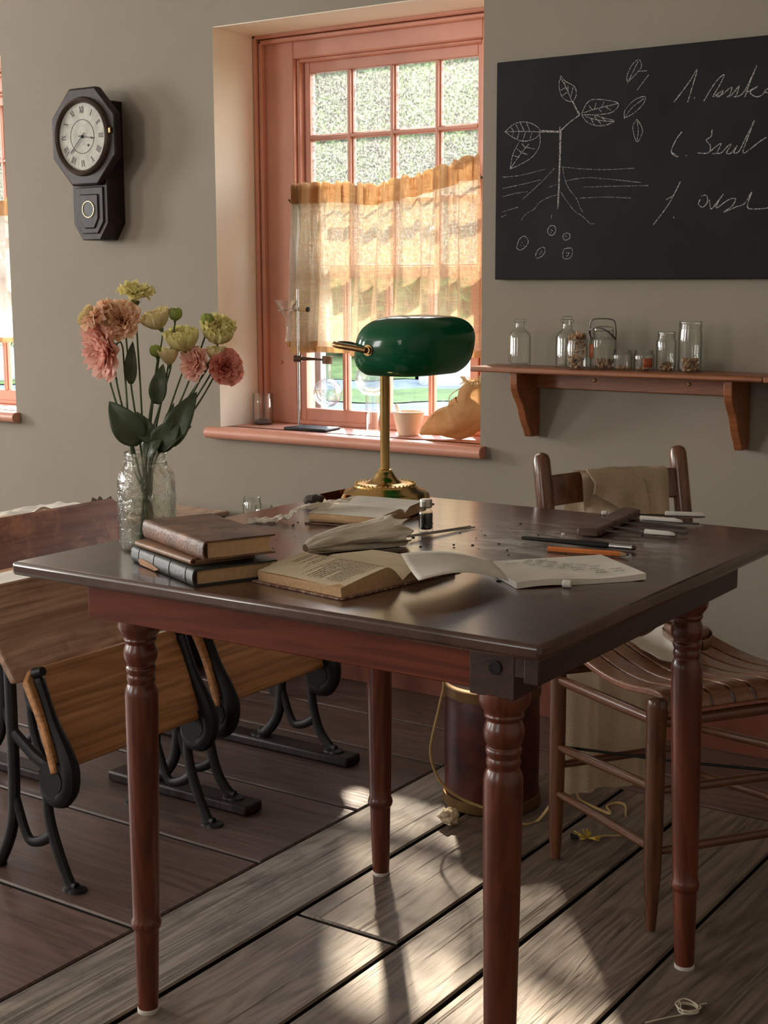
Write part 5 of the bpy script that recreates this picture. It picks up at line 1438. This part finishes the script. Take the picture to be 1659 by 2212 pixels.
bar_('stretcher', cp_(DEP, 0, .272), cp_(DEP, WF, .262), .009); bar_('stretcher', cp_(DEP, 0, .155), cp_(DEP, WF, .15), .009)
bar_('stretcher', cp_(0, 0, .205), cp_(0, WB, .205), .009); bar_('stretcher', cp_(0, 0, .405), cp_(0, WB, .405), .010)
MB().tube([cp_(0, 0, .246), cp_(DEP * .5, .18, .245), cp_(DEP, WF, .245)], .003, 8).build('wire_brace', M['black'], chair, world=True)
sl = MB().grid(lambda u, v: cp_(lean(.735 + .06 * v) - .014 * math.sin(u * PI), .012 + (WB - .024) * u, .735 + .062 * v + .004 * math.sin(u * PI)), 20, 6)
sl.build('back_slat', M['chair'], chair, world=True, solid=.014, bevel=.003)
seat = MB()
nst = 8
prof_a = [(.005, .462), (.03, .463), (.08, .453), (.14, .444), (.20, .441), (.26, .445), (.31, .453), (.345, .456), (.366, .451), (.380, .440), (.384, .428)]
pa = bez([(a, 0, z) for a, z in prof_a], 3)
for k in range(nst):
    u0, u1 = k / nst + .007, (k + 1) / nst - .007
    if k == 0: u0 = 0
    if k == nst - 1: u1 = 1
    def pt(p, u):
        a = p.x; w0, w1 = -.004 - .0 * a, WB + .01 + (WF - WB - .02) * (a / .36)
        return cp_(a, w0 + .012 + (w1 - w0 - .02) * u, p.z)
    rings = []
    for i, p in enumerate(pa):
        q = Vector((0, 0, -.013))
        l, r = pt(p, u0), pt(p, u1)
        back = -FD * (.013 * max(0, (p.x - .36) / .024))
        if p.x > .36: q = Vector((0, 0, -.006))
        rings.append([l, r, r + q + back, l + q + back])
    seat.ring(rings)
seat.build('seat', M['seat'], chair, world=True, bevel=.0025)

# canvas apron over the chair back
cv = thing('canvas_apron', 'crumpled canvas apron draped over the chair back and hanging to the floor', 'apron', cp_(-.06, .18, .80))
def drape(b0, b1, path, seed, amp=.007, fray=0):
    pp = bez(path, 6)
    def fn(u, v):
        k = v * (len(pp) - 1); i = min(len(pp) - 2, int(k)); p = pp[i].lerp(pp[i + 1], k - i)
        b = b0 + (b1 - b0) * u + .008 * math.sin(v * 6 + seed) * (1 if u > .5 else -1) * .5
        am = amp * min(1, abs(p.z - .80) * 10 + .15)
        a = p.x + am * (math.sin(u * 14 + seed + v * 2) + .6 * math.sin(u * 27 + 2 * seed)) * (1 if p.x > -.07 else -1)
        z = p.z + .006 * nz(u * 4, v * 9, seed)
        if fray and v > .97: z += .006 * nz(u * 60, seed, 1)
        return cp_(a, b, z)
    return fn
bk = MB().grid(drape(.070, .287, [(-.100, 0, .095), (-.098, 0, .25), (-.098, 0, .45), (-.105, 0, .62), (-.100, 0, .74), (-.088, 0, .795), (-.070, 0, .806), (-.050, 0, .795), (-.040, 0, .74), (-.022, 0, .64), (-.010, 0, .56)], 1), 40, 70)
bk.build('canvas_cloth', M['linen'], cv, world=True)
fp = MB()
def flap(u, v):
    b = .090 + .135 * u
    ln_ = .045 + .105 * u ** 1.4
    z = .808 - ln_ * v
    a = -.060 + .034 * min(1, v * 2) + .018 * v + .006 * math.sin(u * 12 + v * 3) * v
    if v > .9: z += .004 * nz(u * 40, 3, 1)
    return cp_(a, b - .012 * v, z)
fp.grid(flap, 30, 16).build('folded_flap', M['linen'], cv, world=True, solid=.0015)
ct = MB()
for b, z0, z1 in ((.067, .25, .15), (.072, .2, .09)):
    ct.tube(bez([cp_(-.11, b, .5), cp_(-.118, b - .008, z0 + .1), cp_(-.112, b - .004, z1)], 5), .003, 6)
ct.build('apron_ties', M['muslin'], cv, world=True)
# things on the seat
pp = thing('paper_sheet', 'curled white paper sheet lying on the chair seat', 'paper', cp_(.10, .15, .447))
MB().grid(lambda u, v: cp_(.055 + .13 * u, .105 + .105 * v, .4565 + .022 * (abs(v - .45) * 2) ** 2 + .018 * (1 - u) ** 2 + .004 * nz(u * 4, v * 4, 2)), 16, 14).build('paper', M['paper'], pp, world=True)
lp = thing('leather_strap', 'coiled brown leather strap on the chair seat behind the paper', 'strap', cp_(.10, .25, .45))
cpts = []
for k in range(46):
    a = k / 46 * 2 * PI * 2.6
    r = .052 - .009 * k / 46
    cpts.append(cp_(.105 + r * 1.1 * math.cos(a), .235 + r * math.sin(a) * .9, .474 + .010 * math.sin(a * .7) + .0045 * k / 10))
cpts.append(cp_(.03, .16, .476))
sp = MB()
rings = [[p + Vector((0, 0, -.010)), p + Vector((0, 0, .010))] for p in cpts]
sp.grid(lambda u, v: (lambda k: rings[min(len(rings) - 1, int(k))][0].lerp(rings[min(len(rings) - 1, int(k))][1], v))(u * (len(rings) - 1)), len(rings) - 1, 1)
sp.build('strap_band', plain('worn_brown_leather', (.2, .1, .055), .55), lp, world=True, solid=.0025)

# ------------------------------------------------------------------ red tin barrel, floor litter
bx, by = -1.552, 2.712
bk_ = thing('barrel', 'oxblood lacquered tin barrel with brass bands standing under the table', 'barrel', (bx, by, 0))
MB().lathe([(.102, .003), (.108, .01), (.1095, .15), (.108, .28), (.104, .288), (.098, .284), (.02, .280)], n=56).build('drum', M['red_tin'], bk_)
MB().lathe([(.108, .004), (.1125, .006), (.1125, .030), (.1085, .032)], n=56, cap0=False, cap1=False).build('bottom_band', M['brass_band'], bk_, solid=.001)
MB().lathe([(.1085, .262), (.1115, .263), (.1115, .284), (.104, .290)], n=56, cap0=False, cap1=False).build('rim_band', M['brass_band'], bk_, solid=.001)
def crumple(c, r, seed):
    m = MB(); rings = []
    for i in range(1, 16):
        t = i / 16 * PI
        rings.append([(lambda d: d * r * (1 + .45 * nz(d.x * 2.2, d.y * 2.2, d.z * 2.2 + seed) + .3 * abs(nz(d.x * 5, d.y * 5, d.z * 5 + seed))))(Vector((math.sin(t) * math.cos(a), math.sin(t) * math.sin(a), math.cos(t) * .85))) for a in [k / 26 * 2 * PI for k in range(26)]])
    m.ring(rings)
    zmin = min(p.z for p in m.v)
    return m.move(t=Vector(c) + Vector((0, 0, -zmin)))
tag(crumple((-1.553, 2.528, 0.0015), .020, 5).build('crumpled_paper', M['paper_cream'], loc=(-1.553, 2.528, .0015), angle=12), 'crumpled paper ball on the floor in front of the barrel', 'paper')
tg = thing('cable_tag', 'yellow ribbon tag with two black clips lying on the floor under the chair', 'tag', (-1.262, 2.622, .002))
m = MB(); rs = random.Random(2)
for k in range(16):
    a = R(200 + rs.uniform(-110, 170)); L = rs.uniform(.014, .030)
    c0 = Vector((0, 0, .004)); d = Vector((math.cos(a), math.sin(a), 0)); n_ = Vector((-d.y, d.x, 0)) * .003
    z1 = rs.uniform(.002, .014)
    m.add([c0 - n_ * .5, c0 + n_ * .5, c0 + d * L + n_ + Vector((0, 0, z1)), c0 + d * L - n_ + Vector((0, 0, z1 * .6))], [(0, 1, 2, 3)])
m.build('ribbon', M['yellow'], tg, solid=.0006)
m = MB()
for q, (x, y) in enumerate(((-.030, -.004), (-.022, -.016))): m.box((x, y, .005), (.016, .006, .006), rot_z(.3))
m.build('clips', M['black'], tg)
m = MB().tube(bez([(0, 0, .003), (.02, .028, .004), (.045, .05, .003), (.07, .075, .003)], 5), .0018, 6); m.build('string', M['cord'], tg)
m = MB(); rs = random.Random(6)
wp = [(-.845, 1.985, .004)] + [(-.822 + k * .003, 2.02 + k * .004, .004) for k in range(5)]
for k in range(5):
    a0 = rs.random() * 6
    wp += [(-.805 + (.016 + .006 * rs.random()) * math.cos(a0 + q), 2.062 + (.014 + .008 * rs.random()) * math.sin(a0 + q), .004 + .002 * k) for q in (0, 1.4, 2.8, 4.2)]
wp += [(-.792, 2.085, .006), (-.786, 2.10, .004)]
tag(m.tube(bez(wp, 5), .0012, 6).build('thread', M['muslin'], loc=(-.805, 2.06, .003)), 'tangled white thread on the floor by the right table leg', 'thread')

# ------------------------------------------------------------------ school desks
def school_desk(label, x0, y0, W, skids=False, zs=1.0, paper=None):
    t = thing('school_desk', label, 'school desk', (x0, y0, 0), group='iron-framed school desks')
    zb = .026 if skids else 0.0
    def A(o): o.parent = t; return o
    # folded plank seat facing the table
    s = MB()
    n = Vector((.09, 0, .183)).normalized()
    def seat_pt(u, v, d):
        p = Vector((-.088, 0, .437)).lerp(Vector((-.004, 0, .245)), v)
        bow = .010 * math.sin(v * PI)
        return p + Vector((.9, 0, .42)) * (d + bow) + Vector((0, u, 0))
    c = .022
    out = [(c, 0), (W - c, 0), (W - c * .3, .03), (W, .11), (W, 1), (0, 1), (0, .11), (c * .3, .03)]
    nn = 10
    rings = []
    for j in range(nn + 1):
        v = j / nn
        ins = c * max(0, 1 - v / .12) ** 2
        rings.append([seat_pt(ins, v, 0), seat_pt(W - ins, v, 0), seat_pt(W - ins, v, -.018), seat_pt(ins, v, -.018)])
    s.ring(rings)
    s.v = [Vector((p.x, p.y, p.z * zs)) for p in s.v]
    s.build('folding_seat', M['oak'], t, bevel=.004)
    # slanted back board and the desk behind it
    b = MB(); rings = []
    for j in range(nn + 1):
        v = j / nn
        ins = .03 * max(0, 1 - (1 - v) / .18) ** 2
        x = -.092 - .100 * v - .012 * math.sin(v * PI); z = (.415 + .178 * v) * zs
        rings.append([Vector((x, ins - .012, z)), Vector((x, W + .012 - ins, z)), Vector((x - .017, W + .012 - ins, z - .006)), Vector((x - .017, ins - .012, z - .006))])
    b.ring(rings)
    b.build('back_board', M['oak_back'] if zs == 1 else M['oak_worn'], t, bevel=.005)
    d = MB()
    d.prism([(-.205, .566), (-.52, .536), (-.52, .522), (-.205, .552)], lambda a, b_, y: Vector((a, y, b_ * zs)), -.014, W + .014)
    d.build('desk_top', M['oak'], t, bevel=.003)
    MB().prism([(-.215, .55), (-.42, .53), (-.42, .45), (-.215, .45)], lambda a, b_, y: Vector((a, y, b_ * zs)), .01, W - .01).build('book_box', M['oak'], t, bevel=.003)
    for y in (.022, W - .022):
        f = MB()
        Y = lambda x, z: Vector((x, y, z * zs if z > .2 else max(z, 0)))
        arm = bez([Y(-.070, .432), Y(-.052, .39), Y(-.030, .335), Y(-.004, .29), Y(.012, .25), Y(.008, .21), Y(-.016, .185), Y(-.046, .188), Y(-.056, .212), Y(-.040, .232), Y(-.022, .225)], 6)
        k_ = len(arm)
        f.tube(arm, [interp(i / k_, [0, .03, .12, .4, .55, .8, 1], [.007, .013, .012, .022, .022, .015, .010]) for i in range(k_)], 10, sq=.8)
        f.tube([Vector((-.070, y - .004, .432 * zs)), Vector((-.070, y - .004, .432 * zs)) + Vector((.022, 0, .008))], [.012, .009], 12)
        f.tube([Vector((-.020, y - .016, .225 * zs)), Vector((-.020, y + .016, .225 * zs))], .040, 20)
        f.tube([Vector((-.020, y - .018, .225 * zs)), Vector((-.020, y + .018, .225 * zs))], .026, 20)
        f.tube(bez([Y(-.055, .20), Y(-.052, .14), Y(-.032, .075), Vector((.0, y, zb + .012)), Vector((.018, y, zb + .006))], 6), [.013 - .003 * abs(i / 24 - .5) for i in range(25)], 10, sq=.75)
        f.tube(bez([Y(-.15, .46), Y(-.150, .32), Y(-.152, .18), Y(-.165, .09), Vector((-.205, y, zb + .012)), Vector((-.225, y, zb + .006))], 6), [.014] * 31, 10, sq=.75)
        f.tube(bez([Y(-.150, .16), Y(-.120, .085), Y(-.09, .078), Y(-.05, .10), Y(-.045, .12)], 6), .011, 10, sq=.75)
        f.tube([Y(-.15, .30), Y(-.09, .26), Y(-.03, .235)], .013, 10, sq=.7)
        f.tube([Y(-.15, .45), Y(-.30, .50), Y(-.44, .505)], .012, 10, sq=.7)
        for fx in (.006, -.215):
            f.lathe([(.020, 0), (.019, .004), (.010, .009)], (fx, y, zb), 14)
            f.lathe([(.020, 0), (.019, .004), (.010, .008)], (fx + (.014 if fx > -.1 else -.014), y, zb), 14)
        f.build('iron_frame', M['iron'], t)
        if skids:
            MB().span((-.36, y - .030, .001), (.075, y + .030, .026)).build('floor_runner', M['clock_wood'], t, bevel=.006)
    return t
school_desk('nearest oak school desk at the left edge, its iron legs straight on the floor', -2.006, 1.806, .455)
school_desk('oak school desk on floor runners beyond the nearest one, seen under the table', -2.030, 2.318, .432, True)
school_desk('school desk with a worn bare-oak back board and white papers behind the nearest desk', -2.515, 2.215, .475, True, 1.045)
# sheets on the desks, sloping with the desk tops
def sloped(label, x0, y0, pts, zs, seed, amp, name='paper_sheet', mat=None):
    a, b, c, d = [Vector((*p, 0)) for p in pts]
    def fn(u, v):
        p = a.lerp(b, u).lerp(d.lerp(c, u), v)
        p.z = (.566 + (p.x - x0 + .205) * (.03 / .315)) * zs + .0012 + amp * (1 + nz(u * 4, v * 4, seed)) * .5
        return p
    m = MB().grid(fn, 20, 20)
    q = m.v[0]
    return tag(m.build(name, mat or M['paper'], loc=(q.x, q.y, q.z)), label, 'paper' if name != 'cloth_heap' else 'cloth')
sloped('large white paper sheet on the nearest school desk', -2.006, 1.806, [(-2.215, 1.83), (-2.215, 2.19), (-2.47, 2.22), (-2.47, 1.83)], 1.0, 1, .003)
sloped('white crumpled paper on the desk behind the worn back board', -2.515, 2.215, [(-2.75, 2.36), (-2.75, 2.64), (-2.93, 2.62), (-2.95, 2.34)], 1.045, 4, .035)
sloped('grey rumpled cloth on the far side of the desk behind the worn back board', -2.515, 2.215, [(-2.74, 2.215), (-2.74, 2.35), (-3.0, 2.36), (-3.0, 2.21)], 1.045, 7, .03, 'cloth_heap', M['muslin'])

# low chest and stool by the wall
ch = thing('low_chest', 'low dark brown chest against the wall behind the flower jar', 'chest', (-3.2, 3.2, 0))
MB().span((-3.15, 3.09, .02), (-2.87, 3.32, .466)).build('chest_body', M['clock_wood'], ch, world=True, bevel=.004)
MB().span((-3.16, 3.08, .466), (-2.86, 3.33, .482)).build('lid', M['oak_back'], ch, world=True, bevel=.004)
for x in (-3.12, -2.91): MB().span((x - .02, 3.10, 0), (x + .02, 3.31, .022)).build('foot', M['clock_wood'], ch, world=True)
st = thing('low_stool', 'low stool against the wall holding two glass jars, mostly hidden by the table', 'stool', (-2.62, 3.2, 0))
MB().span((-2.75, 3.08, .455), (-2.48, 3.31, .475)).build('stool_top', M['clock_wood'], st, world=True, bevel=.003)
for x in (-2.73, -2.50):
    for y in (3.10, 3.29): MB().span((x - .014, y - .014, 0), (x + .014, y + .014, .456)).build('leg', M['clock_wood'], st, world=True)
glass_jar('glass_jar', 'glass jar rim showing above the table edge, the taller of two by the wall', (-2.665, 3.205, .475), .0285, .082, neck=.9)
glass_jar('glass_jar', 'glass jar rim showing above the table edge, the shorter of two by the wall', (-2.600, 3.180, .475), .0285, .066, neck=.9)
tw = thing('cotton_twig', 'dry twig with an open brown seed husk lying on the low chest', 'twig', (-3.15, 3.105, .482))
MB().tube(bez([(-3.215, 3.115, .488), (-3.05, 3.10, .4855), (-2.94, 3.105, .4855), (-2.80, 3.12, .487)], 5), [.0035 - .0001 * k for k in range(16)], 7).build('twig_stem', M['bark'], tw, world=True)
hu = MB()
for k in range(5):
    a = k / 5 * 2 * PI
    o_ = Vector((math.cos(a) * .9, math.sin(a) * .7, .9)).normalized()
    b0 = Vector((-3.198, 3.112, .489))
    hu.tube([b0, b0 + o_ * .02 + Vector((0, 0, .002)), b0 + o_ * .036 + Vector((math.cos(a), math.sin(a), 0)) * .006, b0 + o_ * .046], [.004, .009, .007, .001], 7)
hu.build('seed_husk', M['bark'], tw, world=True)
